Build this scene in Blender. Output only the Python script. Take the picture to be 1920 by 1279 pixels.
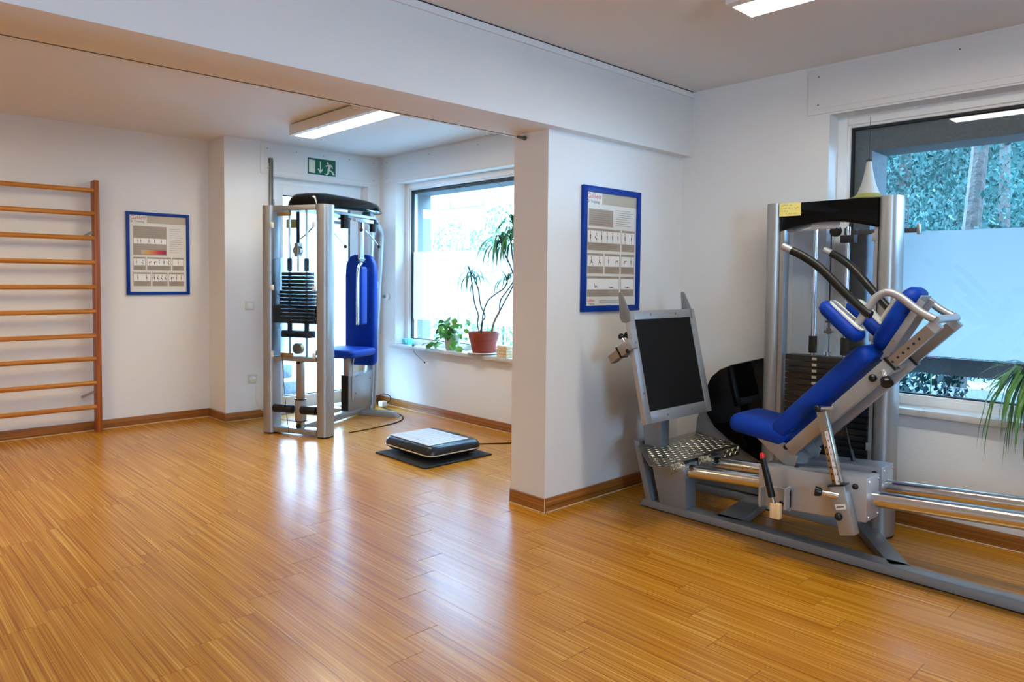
import bpy, bmesh, math, random
from mathutils import Vector, Matrix, Euler
rnd = random.Random(7)
sc = bpy.context.scene
COL = sc.collection
for o in list(bpy.data.objects):
    bpy.data.objects.remove(o, do_unlink=True)

# ------------------------------------------------------------------ camera
YAW, PITCH, ROLL = math.radians(46.5188), math.radians(-2.39197), math.radians(0.56105)
fw = Vector((math.cos(YAW) * math.cos(PITCH), math.sin(YAW) * math.cos(PITCH), math.sin(PITCH)))
rt0 = Vector((math.sin(YAW), -math.cos(YAW), 0))
up0 = rt0.cross(fw)
rt = rt0 * math.cos(ROLL) + up0 * math.sin(ROLL)
up = rt.cross(fw)
camd = bpy.data.cameras.new('camera')
cam = bpy.data.objects.new('camera', camd)
COL.objects.link(cam)
cam.matrix_world = Matrix(((rt.x, up.x, -fw.x, 0), (rt.y, up.y, -fw.y, 0), (rt.z, up.z, -fw.z, 1.27), (0, 0, 0, 1)))
camd.sensor_width = 36.0
camd.lens = 1353.285 / 1920 * 36
camd.shift_y = -(639.5 - 581.495) / 1920
camd.clip_start = 0.05
camd.clip_end = 200
sc.camera = cam

# ------------------------------------------------------------------ sky, exposure
def srgb(r, g, b):
    f = lambda c: (c / 255) / 12.92 if c / 255 <= 0.04045 else ((c / 255 + 0.055) / 1.055) ** 2.4
    return (f(r), f(g), f(b), 1)

world = bpy.data.worlds.new('sky')
sc.world = world
world.use_nodes = True
bg = world.node_tree.nodes['Background']
bg.inputs['Color'].default_value = (0.36, 0.65, 1.0, 1)
bg.inputs['Strength'].default_value = 17.0
sc.view_settings.view_transform = 'Standard'
sc.view_settings.look = 'None'
sc.view_settings.gamma = 1
sc.view_settings.use_curve_mapping = False
sc.view_settings.exposure = 1.36
try:
    sc.cycles.use_denoising = True
    sc.cycles.max_bounces = 10
    sc.cycles.diffuse_bounces = 6
    sc.cycles.glossy_bounces = 4
    sc.cycles.transmission_bounces = 8
    sc.cycles.transparent_max_bounces = 16
    sc.cycles.caustics_reflective = False
    sc.cycles.caustics_refractive = False
    sc.cycles.sample_clamp_indirect = 8
except Exception:
    pass
LAMP = (1.0, 0.95, 0.82, 1)
FILL_WARM = (1.0, 0.77, 0.38, 1)
LAMP_STRENGTH = 17.0

def portal(name, loc, rot, sx, sy):
    l = bpy.data.lights.new(name, 'AREA')
    l.shape = 'RECTANGLE'
    l.size = sx
    l.size_y = sy
    l.cycles.is_portal = True
    o = bpy.data.objects.new(name, l)
    o.location = loc
    o.rotation_euler = rot
    COL.objects.link(o)

# room numbers (metres)
XS, Y2, Y1, XW = 2.511, 6.282, 6.647, 4.093
XP, YP0, YP1 = 2.822, 2.703, 2.970
YB0, YB1, ZB, ZC = 2.632, 3.01, 2.081, 2.493
XL, YR = -2.6, -3.2
HB = 0.0756
R90 = math.pi / 2
portal('portal_window_1', (4.5, 4.7, 1.41), (0, R90, 0), 1.6, 2.6)
portal('portal_window_2', (4.5, 0.42, 1.41), (0, R90, 0), 1.6, 2.66)
portal('portal_added_window', (-0.45, -3.5, 1.55), (R90, 0, 0), 1.2, 1.3)
portal('portal_door_1', (3.45, 6.68, 1.09), (-R90, 0, 0), 1.0, 2.18)

# ------------------------------------------------------------------ materials
MATS = {}
def nodes_of(m):
    m.use_nodes = True
    return m.node_tree.nodes, m.node_tree.links

def mat(name, col, rough=0.5, metal=0.0, spec=0.5, coat=0.0, bump=None, var=None, emit=None, aniso=0.0):
    """procedural principled material; bump=(scale, strength, dist); var=(scale, amount) tone variation"""
    m = bpy.data.materials.new(name)
    n, l = nodes_of(m)
    b = n['Principled BSDF']
    b.inputs['Base Color'].default_value = col
    b.inputs['Roughness'].default_value = rough
    b.inputs['Metallic'].default_value = metal
    b.inputs['Specular IOR Level'].default_value = spec
    b.inputs['Coat Weight'].default_value = coat
    if aniso:
        b.inputs['Anisotropic'].default_value = aniso
    tc = n.new('ShaderNodeTexCoord')
    if var:
        t = n.new('ShaderNodeTexNoise')
        t.inputs['Scale'].default_value = var[0]
        t.inputs['Detail'].default_value = 3
        l.new(tc.outputs['Object'], t.inputs['Vector'])
        mx = n.new('ShaderNodeMix')
        mx.data_type = 'RGBA'
        mx.inputs['A'].default_value = tuple(c * (1 - var[1]) for c in col[:3]) + (1,)
        mx.inputs['B'].default_value = tuple(min(1, c * (1 + var[1])) for c in col[:3]) + (1,)
        l.new(t.outputs['Fac'], mx.inputs['Factor'])
        l.new(mx.outputs['Result'], b.inputs['Base Color'])
    if bump:
        t2 = n.new('ShaderNodeTexNoise')
        t2.inputs['Scale'].default_value = bump[0]
        t2.inputs['Detail'].default_value = 2
        l.new(tc.outputs['Object'], t2.inputs['Vector'])
        bp = n.new('ShaderNodeBump')
        bp.inputs['Strength'].default_value = bump[1]
        bp.inputs['Distance'].default_value = bump[2]
        l.new(t2.outputs['Fac'], bp.inputs['Height'])
        l.new(bp.outputs['Normal'], b.inputs['Normal'])
    if emit:
        b.inputs['Emission Color'].default_value = emit[0]
        b.inputs['Emission Strength'].default_value = emit[1]
    MATS[name] = m
    return m

def wood_stripe(name, cols, freq, along, rough, coat=0.0, rand=True, spec=0.5):
    """striped wood: stripes run along axis 'along' of the object's own space"""
    m = bpy.data.materials.new(name)
    n, l = nodes_of(m)
    b = n['Principled BSDF']
    tc = n.new('ShaderNodeTexCoord')
    mp = n.new('ShaderNodeMapping')
    sx = {'x': (1.0, freq, freq), 'y': (freq, 1.0, freq), 'z': (freq, freq, 1.0)}[along]
    mp.inputs['Scale'].default_value = sx
    l.new(tc.outputs['Object'], mp.inputs['Vector'])
    vec = mp.outputs['Vector']
    if rand:
        oi = n.new('ShaderNodeObjectInfo')
        ml = n.new('ShaderNodeMath')
        ml.operation = 'MULTIPLY'
        ml.inputs[1].default_value = 97.0
        l.new(oi.outputs['Random'], ml.inputs[0])
        ad = n.new('ShaderNodeVectorMath')
        ad.operation = 'ADD'
        l.new(vec, ad.inputs[0])
        cx = n.new('ShaderNodeCombineXYZ')
        for k in 'XYZ':
            l.new(ml.outputs[0], cx.inputs[k])
        l.new(cx.outputs[0], ad.inputs[1])
        vec = ad.outputs[0]
    t = n.new('ShaderNodeTexNoise')
    t.inputs['Scale'].default_value = 1.0
    t.inputs['Detail'].default_value = 2.5
    t.inputs['Roughness'].default_value = 0.6
    l.new(vec, t.inputs['Vector'])
    cr = n.new('ShaderNodeValToRGB')
    e = cr.color_ramp.elements
    ps = (0.28, 0.45, 0.56, 0.72)
    e[0].position, e[0].color = ps[0], cols[0]
    e[1].position, e[1].color = ps[3], cols[3]
    for k in (1, 2):
        q = cr.color_ramp.elements.new(ps[k])
        q.color = cols[k]
    l.new(t.outputs['Fac'], cr.inputs['Fac'])
    l.new(cr.outputs['Color'], b.inputs['Base Color'])
    b.inputs['Roughness'].default_value = rough
    b.inputs['Coat Weight'].default_value = coat
    b.inputs['Specular IOR Level'].default_value = spec
    bp = n.new('ShaderNodeBump')
    bp.inputs['Strength'].default_value = 0.12
    bp.inputs['Distance'].default_value = 0.0006
    l.new(t.outputs['Fac'], bp.inputs['Height'])
    l.new(bp.outputs['Normal'], b.inputs['Normal'])
    MATS[name] = m
    return m

def glass(name, tint=(1, 1, 1, 1), ior=1.45):
    m = bpy.data.materials.new(name)
    n, l = nodes_of(m)
    n.remove(n['Principled BSDF'])
    tr = n.new('ShaderNodeBsdfTransparent')
    tr.inputs['Color'].default_value = tint
    gl = n.new('ShaderNodeBsdfGlossy')
    gl.inputs['Roughness'].default_value = 0.02
    fr = n.new('ShaderNodeFresnel')
    ge = n.new('ShaderNodeNewGeometry')
    mi = n.new('ShaderNodeMix')   # same reflectance from either face of the thin sheet
    mi.inputs['A'].default_value = ior
    mi.inputs['B'].default_value = 1 / ior
    l.new(ge.outputs['Backfacing'], mi.inputs['Factor'])
    l.new(mi.outputs['Result'], fr.inputs['IOR'])
    mx = n.new('ShaderNodeMixShader')
    l.new(fr.outputs[0], mx.inputs[0])
    l.new(tr.outputs[0], mx.inputs[1])
    l.new(gl.outputs[0], mx.inputs[2])
    l.new(mx.outputs[0], n['Material Output'].inputs['Surface'])
    MATS[name] = m

def frosted(name, col, rough=0.5, clear=0.3, ior=1.25):
    m = bpy.data.materials.new(name)
    n, l = nodes_of(m)
    n.remove(n['Principled BSDF'])
    tl = n.new('ShaderNodeBsdfTranslucent')
    tl.inputs['Color'].default_value = col
    rf = n.new('ShaderNodeBsdfRefraction')
    rf.inputs['Color'].default_value = col
    rf.inputs['Roughness'].default_value = rough
    rf.inputs['IOR'].default_value = ior
    mx = n.new('ShaderNodeMixShader')
    mx.inputs[0].default_value = clear
    l.new(tl.outputs[0], mx.inputs[1])
    l.new(rf.outputs[0], mx.inputs[2])
    l.new(mx.outputs[0], n['Material Output'].inputs['Surface'])
    MATS[name] = m

mat('wall_paint', (0.80, 0.79, 0.77, 1), 0.85, spec=0.25, bump=(170, 0.35, 0.0025))
mat('ceiling_paint', (0.78, 0.775, 0.76, 1), 0.9, spec=0.2, bump=(150, 0.35, 0.003))
mat('panel_paint', (0.80, 0.80, 0.79, 1), 0.6, spec=0.35)
mat('stucco', (0.17, 0.19, 0.20, 1), 0.95, spec=0.1, bump=(220, 0.8, 0.004), var=(60, 0.25))
mat('window_plastic', (0.84, 0.84, 0.83, 1), 0.35, var=(2, 0.02))
mat('gasket', (0.012, 0.014, 0.018, 1), 0.6, var=(40, 0.2))
mat('marble', (0.62, 0.60, 0.57, 1), 0.25, var=(9, 0.3))
mat('floor_gap', (0.16, 0.085, 0.03, 1), 0.7, var=(30, 0.2))
wood_stripe('floor_wood', (srgb(146, 86, 14), srgb(186, 119, 24), srgb(203, 139, 36), srgb(230, 178, 80)), 150, 'y', 0.24, coat=0.0, spec=0.65)
wood_stripe('skirting_x', (srgb(110, 62, 20), srgb(146, 88, 34), srgb(160, 100, 42), srgb(188, 130, 66)), 110, 'x', 0.4)
wood_stripe('skirting_y', (srgb(110, 62, 20), srgb(146, 88, 34), srgb(160, 100, 42), srgb(188, 130, 66)), 110, 'y', 0.4)
wood_stripe('bar_wood_x', (srgb(150, 88, 28), srgb(184, 116, 42), srgb(200, 132, 54), srgb(214, 150, 72)), 60, 'x', 0.38)
wood_stripe('bar_wood_z', (srgb(120, 58, 20), srgb(150, 78, 30), srgb(164, 90, 38), srgb(182, 108, 50)), 60, 'z', 0.4)
wood_stripe('light_wood', (srgb(200, 165, 115), srgb(220, 188, 138), srgb(228, 198, 150), srgb(236, 210, 168)), 50, 'z', 0.5)
mat('silver', (0.37, 0.37, 0.365, 1), 0.36, metal=0.6, spec=0.5, var=(4, 0.04))
mat('silver_light', (0.44, 0.45, 0.47, 1), 0.34, metal=0.5, var=(4, 0.03))
mat('grey_lacquer', (0.25, 0.265, 0.285, 1), 0.38, metal=0.35, var=(5, 0.05))
mat('chrome', (0.78, 0.77, 0.76, 1), 0.13, metal=1.0, var=(3, 0.02))
mat('steel_tube', (0.70, 0.69, 0.68, 1), 0.20, metal=1.0, var=(5, 0.03))
mat('nickel', (0.42, 0.37, 0.31, 1), 0.3, metal=1.0, var=(5, 0.05))
mat('checker_plate', (0.36, 0.34, 0.29, 1), 0.32, metal=1.0, var=(30, 0.12))
mat('black_gloss', (0.002, 0.002, 0.0025, 1), 0.04, spec=0.2, var=(3, 0.1))
mat('black_plastic', (0.006, 0.006, 0.0065, 1), 0.3, spec=0.35, var=(10, 0.15))
mat('black_rubber', (0.005, 0.005, 0.0055, 1), 0.7, spec=0.25, bump=(300, 0.3, 0.001), var=(20, 0.2))
mat('black_foam', (0.008, 0.0075, 0.007, 1), 0.4, spec=0.35, bump=(200, 0.15, 0.001))
mat('plate_iron', (0.007, 0.007, 0.008, 1), 0.4, spec=0.35, var=(12, 0.2))
mat('blue_fabric', (0.0005, 0.036, 0.32, 1), 0.5, spec=0.2, bump=(320, 0.2, 0.0008), var=(3, 0.12))
mat('pad_backing', (0.72, 0.72, 0.68, 1), 0.5, var=(6, 0.05))
mat('brass', (0.42, 0.26, 0.09, 1), 0.4, metal=0.7, var=(8, 0.1))
mat('red_plastic', (0.75, 0.01, 0.01, 1), 0.3, var=(4, 0.05))
mat('white_plastic', (0.78, 0.77, 0.74, 1), 0.4, var=(4, 0.03))
mat('cream_plastic', (0.66, 0.63, 0.55, 1), 0.4, var=(4, 0.03))
mat('lamp_metal', (0.80, 0.79, 0.76, 1), 0.45, var=(4, 0.02))
mat('lamp_glow', (0.9, 0.9, 0.9, 1), 0.5, emit=(LAMP, LAMP_STRENGTH), var=(2, 0.01))
mat('fill_glow_warm', (0.9, 0.9, 0.9, 1), 0.5, emit=(FILL_WARM, LAMP_STRENGTH * 1.05), var=(2, 0.01))
mat('frame_blue', (0.0008, 0.035, 0.27, 1), 0.4, spec=0.2, var=(6, 0.08))
mat('print_beige', srgb(186, 172, 150), 0.35, coat=0.4, var=(2, 0.03))
mat('print_paper', srgb(226, 222, 212), 0.35, coat=0.3, var=(2, 0.02))
mat('print_white', srgb(240, 238, 232), 0.35, coat=0.3, var=(2, 0.02))
mat('print_taupe', srgb(168, 152, 134), 0.35, coat=0.3, var=(3, 0.04))
mat('print_text', srgb(120, 108, 100), 0.5, var=(9, 0.1))
mat('print_dark', srgb(70, 52, 50), 0.5, var=(9, 0.1))
mat('print_skin', srgb(190, 140, 118), 0.5, var=(9, 0.05))
mat('print_red', srgb(206, 96, 96), 0.5, var=(9, 0.05))
mat('sign_green', (0.0, 0.115, 0.06, 1), 0.4, var=(5, 0.05))
mat('sign_white', (0.72, 0.74, 0.60, 1), 0.5, var=(5, 0.03))
mat('note_yellow', (0.85, 0.72, 0.22, 1), 0.7, var=(8, 0.05))
mat('note_ink', (0.05, 0.30, 0.12, 1), 0.7, var=(8, 0.1))
mat('tag_yellow', (0.50, 0.52, 0.12, 1), 0.7, var=(8, 0.1))
mat('mat_rubber', (0.022, 0.022, 0.022, 1), 0.85, bump=(400, 1.0, 0.003), var=(260, 0.9))
mat('platform_top', (0.62, 0.63, 0.66, 1), 0.45, bump=(90, 0.3, 0.001), var=(25, 0.15))
mat('platform_black', (0.012, 0.014, 0.02, 1), 0.28, var=(8, 0.15))
mat('stripe_cream', (0.75, 0.62, 0.40, 1), 0.45, var=(8, 0.05))
mat('pole_metal', (0.16, 0.15, 0.13, 1), 0.45, metal=0.6, var=(12, 0.2))
mat('wire', (0.05, 0.04, 0.03, 1), 0.5, metal=0.4, var=(12, 0.1))
mat('terracotta', (0.27, 0.04, 0.018, 1), 0.55, var=(14, 0.12))
mat('white_ceramic', (0.62, 0.61, 0.58, 1), 0.3, var=(4, 0.04))
mat('soil', (0.10, 0.055, 0.03, 1), 0.95, bump=(90, 1, 0.01), var=(60, 0.5))
mat('leaf', (0.10, 0.34, 0.035, 1), 0.4, var=(14, 0.35))
mat('leaf_dark', (0.045, 0.17, 0.05, 1), 0.4, var=(16, 0.35))
mat('leaf_spider', (0.10, 0.26, 0.06, 1), 0.4, var=(14, 0.4))
mat('stem', (0.24, 0.17, 0.10, 1), 0.7, var=(30, 0.25))
mat('stem_thin', (0.08, 0.07, 0.05, 1), 0.7, var=(30, 0.25))
mat('teal_glass', (0.10, 0.55, 0.58, 1), 0.15, var=(6, 0.05))
mat('petal_white', (0.58, 0.56, 0.52, 1), 0.6, var=(6, 0.04))
mat('petal_yellow', (0.42, 0.42, 0.10, 1), 0.6, var=(6, 0.1))
mat('outside_white', (0.60, 0.60, 0.58, 1), 0.9, var=(1.5, 0.04))
mat('outside_paving', (0.22, 0.22, 0.21, 1), 0.95, var=(4, 0.15))
mat('outside_stone', (0.10, 0.11, 0.12, 1), 0.95, bump=(12, 1, 0.03), var=(14, 0.5))
mat('gravel', (0.065, 0.072, 0.085, 1), 0.95, bump=(60, 1, 0.02), var=(38, 0.75))
mat('outside_glass', (0.16, 0.24, 0.32, 1), 0.1, var=(2, 0.2))
mat('flowerbox', (0.18, 0.22, 0.28, 1), 0.6, var=(3, 0.1))
mat('tree_leaf', (0.008, 0.052, 0.046, 1), 0.5, spec=0.25, var=(2.2, 0.85))
mat('bush_leaf', (0.07, 0.22, 0.07, 1), 0.6, var=(3, 0.4))
mat('bark', (0.07, 0.062, 0.055, 1), 0.95, bump=(20, 1, 0.02), var=(9, 0.3))
mat('pink_petal', (0.75, 0.06, 0.45, 1), 0.6, var=(6, 0.1))
glass('window_glass', (0.93, 0.97, 0.99, 1))
glass('acrylic', (0.93, 0.95, 0.97, 1), 1.35)
frosted('frost_film', (0.72, 0.73, 0.74, 1), 0.6, 0.45)
frosted('frost_guard', (0.93, 0.96, 0.98, 1), 0.34, 0.92, 1.12)

# gradient bar on the poster
m = bpy.data.materials.new('print_rainbow')
n, l = nodes_of(m)
tc = n.new('ShaderNodeTexCoord')
sp = n.new('ShaderNodeSeparateXYZ')
cr = n.new('ShaderNodeValToRGB')
cr.color_ramp.elements[0].color = srgb(190, 180, 150)
cr.color_ramp.elements[0].position = 0.0
cr.color_ramp.elements[1].color = srgb(150, 30, 80)
for p, c in ((0.25, srgb(216, 160, 80)), (0.5, srgb(220, 110, 60)), (0.7, srgb(200, 50, 70))):
    cr.color_ramp.elements.new(p).color = c
l.new(tc.outputs['Generated'], sp.inputs[0])
l.new(sp.outputs[0], cr.inputs[0])
l.new(cr.outputs[0], n['Principled BSDF'].inputs['Base Color'])
MATS['print_rainbow'] = m

# ------------------------------------------------------------------ mesh helpers
SPLIT = {'screw', 'bolt_cap', 'clip', 'foot_pad', 'knob', 'hinge', 'guard_channel', 'backrest_bracket', 'clamp_cap', 'pulley_axle', 'petal'}
class MB:
    def __init__(self):
        self.bm = bmesh.new()
    def quadbox(self, c):
        v = [self.bm.verts.new(p) for p in c]
        for f in ((0, 3, 2, 1), (4, 5, 6, 7), (0, 1, 5, 4), (1, 2, 6, 5), (2, 3, 7, 6), (3, 0, 4, 7)):
            self.bm.faces.new([v[i] for i in f])
        return self
    def box(self, x0, x1, y0, y1, z0, z1):
        return self.quadbox([(x0, y0, z0), (x1, y0, z0), (x1, y1, z0), (x0, y1, z0), (x0, y0, z1), (x1, y0, z1), (x1, y1, z1), (x0, y1, z1)])
    def obox(self, p0, p1, w, h, upv=(0, 0, 1)):
        p0, p1 = Vector(p0), Vector(p1)
        d = (p1 - p0).normalized()
        s = d.cross(Vector(upv))
        if s.length < 1e-4:
            s = d.cross(Vector((1, 0, 0)))
        s.normalize()
        u = s.cross(d).normalized()
        c = []
        for p in (p0, p1):
            for a, b in ((-1, -1), (1, -1), (1, 1), (-1, 1)):
                c.append(p + s * (a * w / 2) + u * (b * h / 2))
        return self.quadbox(c)
    def cyl(self, p0, p1, r, r2=None, n=20):
        p0, p1 = Vector(p0), Vector(p1)
        r2 = r if r2 is None else r2
        d = (p1 - p0).normalized()
        a = d.orthogonal().normalized()
        b = d.cross(a)
        A, B = [], []
        for k in range(n):
            t = 2 * math.pi * k / n
            o = a * math.cos(t) + b * math.sin(t)
            A.append(self.bm.verts.new(p0 + o * r))
            B.append(self.bm.verts.new(p1 + o * r2))
        for k in range(n):
            self.bm.faces.new((A[k], A[(k + 1) % n], B[(k + 1) % n], B[k]))
        self.bm.faces.new(A[::-1])
        self.bm.faces.new(B)
        return self
    def tube(self, pts, r, n=12, sub=5, r_end=None):
        pts = [Vector(p) for p in pts]
        if sub > 1 and len(pts) > 2:
            q = []
            for i in range(len(pts) - 1):
                a = pts[max(i - 1, 0)]
                b, c = pts[i], pts[i + 1]
                d = pts[min(i + 2, len(pts) - 1)]
                for k in range(sub):
                    t = k / sub
                    q.append(0.5 * ((2 * b) + (c - a) * t + (2 * a - 5 * b + 4 * c - d) * t * t + (3 * b - a - 3 * c + d) * t ** 3))
            q.append(pts[-1])
            pts = q
        rings = []
        t0 = (pts[1] - pts[0]).normalized()
        a = t0.orthogonal().normalized()
        for i, p in enumerate(pts):
            if i == 0:
                t = t0
            elif i == len(pts) - 1:
                t = (pts[i] - pts[i - 1]).normalized()
            else:
                t = (pts[i + 1] - pts[i - 1]).normalized()
            a = (a - t * a.dot(t)).normalized()
            b = t.cross(a)
            rr = r if r_end is None else r + (r_end - r) * i / (len(pts) - 1)
            rings.append([self.bm.verts.new(p + (a * math.cos(2 * math.pi * k / n) + b * math.sin(2 * math.pi * k / n)) * rr) for k in range(n)])
        for A, B in zip(rings, rings[1:]):
            for k in range(n):
                self.bm.faces.new((A[k], A[(k + 1) % n], B[(k + 1) % n], B[k]))
        self.bm.faces.new(rings[0][::-1])
        self.bm.faces.new(rings[-1])
        return self
    def prism(self, pts, axis, a0, a1):
        def mk(p, a):
            return {'x': (a, p[0], p[1]), 'y': (p[0], a, p[1]), 'z': (p[0], p[1], a)}[axis]
        A = [self.bm.verts.new(mk(p, a0)) for p in pts]
        B = [self.bm.verts.new(mk(p, a1)) for p in pts]
        k = len(pts)
        for i in range(k):
            self.bm.faces.new((A[i], A[(i + 1) % k], B[(i + 1) % k], B[i]))
        self.bm.faces.new(A[::-1])
        self.bm.faces.new(B)
        return self
    def lathe(self, prof, c=(0, 0, 0), n=28):
        rings = []
        for r, z in prof:
            rings.append([self.bm.verts.new((c[0] + r * math.cos(2 * math.pi * k / n), c[1] + r * math.sin(2 * math.pi * k / n), c[2] + z)) for k in range(n)])
        for A, B in zip(rings, rings[1:]):
            for k in range(n):
                self.bm.faces.new((A[k], A[(k + 1) % n], B[(k + 1) % n], B[k]))
        self.bm.faces.new(rings[0][::-1])
        self.bm.faces.new(rings[-1])
        return self
    def sphere(self, c, r, s=(1, 1, 1)):
        bmesh.ops.create_uvsphere(self.bm, u_segments=16, v_segments=10, radius=r, matrix=Matrix.Translation(c) @ Matrix.Diagonal((s[0], s[1], s[2], 1)))
        return self
    def ellcol(self, c, a, b, z0, z1, n=28, tilt=(0, 0), power=2.0):
        """vertical column with a (super)elliptical section"""
        pts = []
        for k in range(n):
            t = 2 * math.pi * k / n
            ct, st = math.cos(t), math.sin(t)
            pts.append((c[0] + a * math.copysign(abs(ct) ** (2 / power), ct), c[1] + b * math.copysign(abs(st) ** (2 / power), st)))
        return self.prism(pts, 'z', z0, z1)
    def quad(self, *p):
        self.bm.faces.new([self.bm.verts.new(q) for q in p])
        return self
    def poly(self, pts):
        self.bm.faces.new([self.bm.verts.new(q) for q in pts])
        return self
    def mesh(self, name, bevel=0.0, seg=2, smooth=35):
        bm = self.bm
        bmesh.ops.recalc_face_normals(bm, faces=bm.faces)
        if bevel:
            ed = [e for e in bm.edges if len(e.link_faces) == 2 and e.calc_face_angle() > 0.5]
            bmesh.ops.bevel(bm, geom=ed, offset=bevel, segments=seg, profile=0.5, affect='EDGES', clamp_overlap=True)
        lim = math.radians(smooth)
        for f in bm.faces:
            f.smooth = True
        for e in bm.edges:
            e.smooth = len(e.link_faces) == 2 and e.calc_face_angle() < lim
        me = bpy.data.meshes.new(name)
        bm.to_mesh(me)
        bm.free()
        return me
    def build(self, name, m, parent=None, bevel=0.0, seg=2, smooth=35, label=None, loc=None, rot=None):
        if name in SPLIT:            # loose pieces become parts of their own
            first = None
            for piece in self.islands():
                o = piece.build_one(name, m, parent, bevel, seg, smooth, label, loc, rot)
                first = first or o
            return first
        o = self.build_one(name, m, parent, bevel, seg, smooth, label, loc, rot)
        if name.startswith('printed_'):
            o['kind'] = 'stuff'
        return o
    def build_one(self, name, m, parent, bevel, seg, smooth, label, loc, rot):
        me = self.mesh(name, bevel, seg, smooth)
        me.materials.append(MATS[m])
        return put(name, me, parent, label, loc, rot)
    def islands(self):
        left = set(self.bm.verts)
        out = []
        while left:
            st = [left.pop()]
            grp = [st[0]]
            while st:
                v = st.pop()
                for e in v.link_edges:
                    w = e.other_vert(v)
                    if w in left:
                        left.remove(w)
                        st.append(w)
                        grp.append(w)
            idx = {}
            b = MB()
            for v in grp:
                idx[v] = b.bm.verts.new(v.co)
            for f in {f for v in grp for f in v.link_faces}:
                b.bm.faces.new([idx[v] for v in f.verts])
            out.append(b)
        self.bm.free()
        return out

def put(name, me, parent=None, label=None, loc=None, rot=None):
    o = bpy.data.objects.new(name, me)
    COL.objects.link(o)
    if parent is not None:
        o.parent = parent
    if loc is not None:
        o.location = loc
    if rot is not None:
        o.rotation_euler = rot
    if label:
        o['label'] = label
    return o

def tag(o, label, cat, group=None, kind=None):
    o['label'] = label
    o['category'] = cat
    if group:
        o['group'] = group
    if kind:
        o['kind'] = kind
    return o

def thing(name, label, cat, loc=(0, 0, 0), rz=0.0, group=None):
    o = bpy.data.objects.new(name, None)
    o.empty_display_size = 0.1
    COL.objects.link(o)
    o.location = loc
    o.rotation_euler = (0, 0, rz)
    return tag(o, label, cat, group)

def struct(o, label, cat):
    return tag(o, label, cat, kind='structure')

def text_mesh(s, size, name='lettering', ext=0.0004, shear=0.0):
    cu = bpy.data.curves.new(name, 'FONT')
    cu.body = s
    cu.size = size
    cu.extrude = ext
    cu.shear = shear
    cu.resolution_u = 3
    ob = bpy.data.objects.new(name, cu)
    COL.objects.link(ob)
    dg = bpy.context.evaluated_depsgraph_get()
    me = bpy.data.meshes.new_from_object(ob.evaluated_get(dg))
    bpy.data.objects.remove(ob, do_unlink=True)
    me.name = name
    return me

def put_text(s, size, m, parent, loc, rot, name='lettering', shear=0.0):
    me = text_mesh(s, size, name, shear=shear)
    me.materials.clear()
    me.materials.append(MATS[m])
    return put(name, me, parent, None, loc, rot)

# ------------------------------------------------------------------ room shell
def wall_with_holes(name, axis, a0, a1, u0, u1, z0, z1, holes, m, label):
    """wall slab across axis ('x': plane x=a0..a1, u is y); holes=[(u0,u1,z0,z1)] sorted by u"""
    b = MB()
    def add(p0, p1, q0, q1):
        if p1 - p0 < 1e-4 or q1 - q0 < 1e-4:
            return
        if axis == 'x':
            b.box(a0, a1, p0, p1, q0, q1)
        else:
            b.box(p0, p1, a0, a1, q0, q1)
    cur = u0
    for h in holes:
        add(cur, h[0], z0, z1)
        add(h[0], h[1], z0, h[2])
        add(h[0], h[1], h[3], z1)
        cur = h[1]
    add(cur, u1, z0, z1)
    o = b.build(name, m)
    return struct(o, label, 'wall')

W1 = (3.4, 6.002)      # window by the corner (y range)
W2 = (-0.92, 1.746)    # window behind the leg press
WZ = (0.605, 2.213)
DX = (2.945, 3.952)    # door (x range)
DZ = 2.19
ZT = 2.62
wall_with_holes('wall_right', 'x', XW, XW + 0.17, YR, Y2 + 0.17, 0, ZT, [W2 + WZ, W1 + WZ], 'wall_paint', 'white textured wall with the two large windows')
wall_with_holes('wall_outer', 'x', XW + 0.17, XW + 0.40, YR - 0.3, Y2 + 0.40, -0.3, 3.2, [(W2[0] + 0.15, 1.577, 0.60, 2.012), (W1[0] + 0.01, 5.954, 0.60, 2.117)], 'stucco', 'grey rough render on the outside of the window wall')
wall_with_holes('wall_back', 'y', Y2, Y2 + 0.17, XS, XW, 0, ZT, [DX + (0.0, DZ)], 'wall_paint', 'white wall around the glazed door')
wall_with_holes('wall_outer_back', 'y', Y2 + 0.17, Y2 + 0.40, XS + 0.3, XW + 0.17, -0.3, 3.2, [(DX[0] + 0.01, DX[1] - 0.01, -0.02, 2.12)], 'stucco', 'grey rough render outside the glazed door')
struct(MB().box(XL, XS, Y1, Y1 + 0.3, 0, ZT).box(XS, XS + 0.3, Y2 + 0.17, Y1 + 0.3, 0, ZT).build('wall_left_back', 'wall_paint'), 'white wall behind the wooden wall bars', 'wall')
struct(MB().box(XL - 0.2, XL, YR, Y1 + 0.3, 0, ZT).build('wall_left', 'wall_paint'), 'white wall at the far left of the room', 'wall')
wall_with_holes('wall_rear', 'y', YR - 0.25, YR, XL - 0.2, XW + 0.17, 0, ZT, [(-1.05, 0.15, 0.9, 2.2)], 'wall_paint', 'white wall behind the viewer')
struct(MB().box(XP, XW, YP0, YP1, 0, ZB + 0.02).build('wall_divider', 'wall_paint'), 'short white wall stub carrying the beam', 'wall')
struct(MB().box(XL, XW, YB0, YB1, ZB, ZT).build('trim_1', 'wall_paint', bevel=0.003), 'white ceiling beam crossing the room', 'beam')
struct(MB().box(XL, XW, YB0 - 0.012, YB0, 2.455, 2.487).build('trim_2', 'panel_paint'), 'narrow white strip along the top of the beam', 'trim')
struct(MB().box(XL - 0.2, XW + 0.17, YR - 0.25, Y1 + 0.3, ZC, ZT + 0.1).build('ceiling', 'ceiling_paint'), 'white textured ceiling', 'ceiling')
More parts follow.
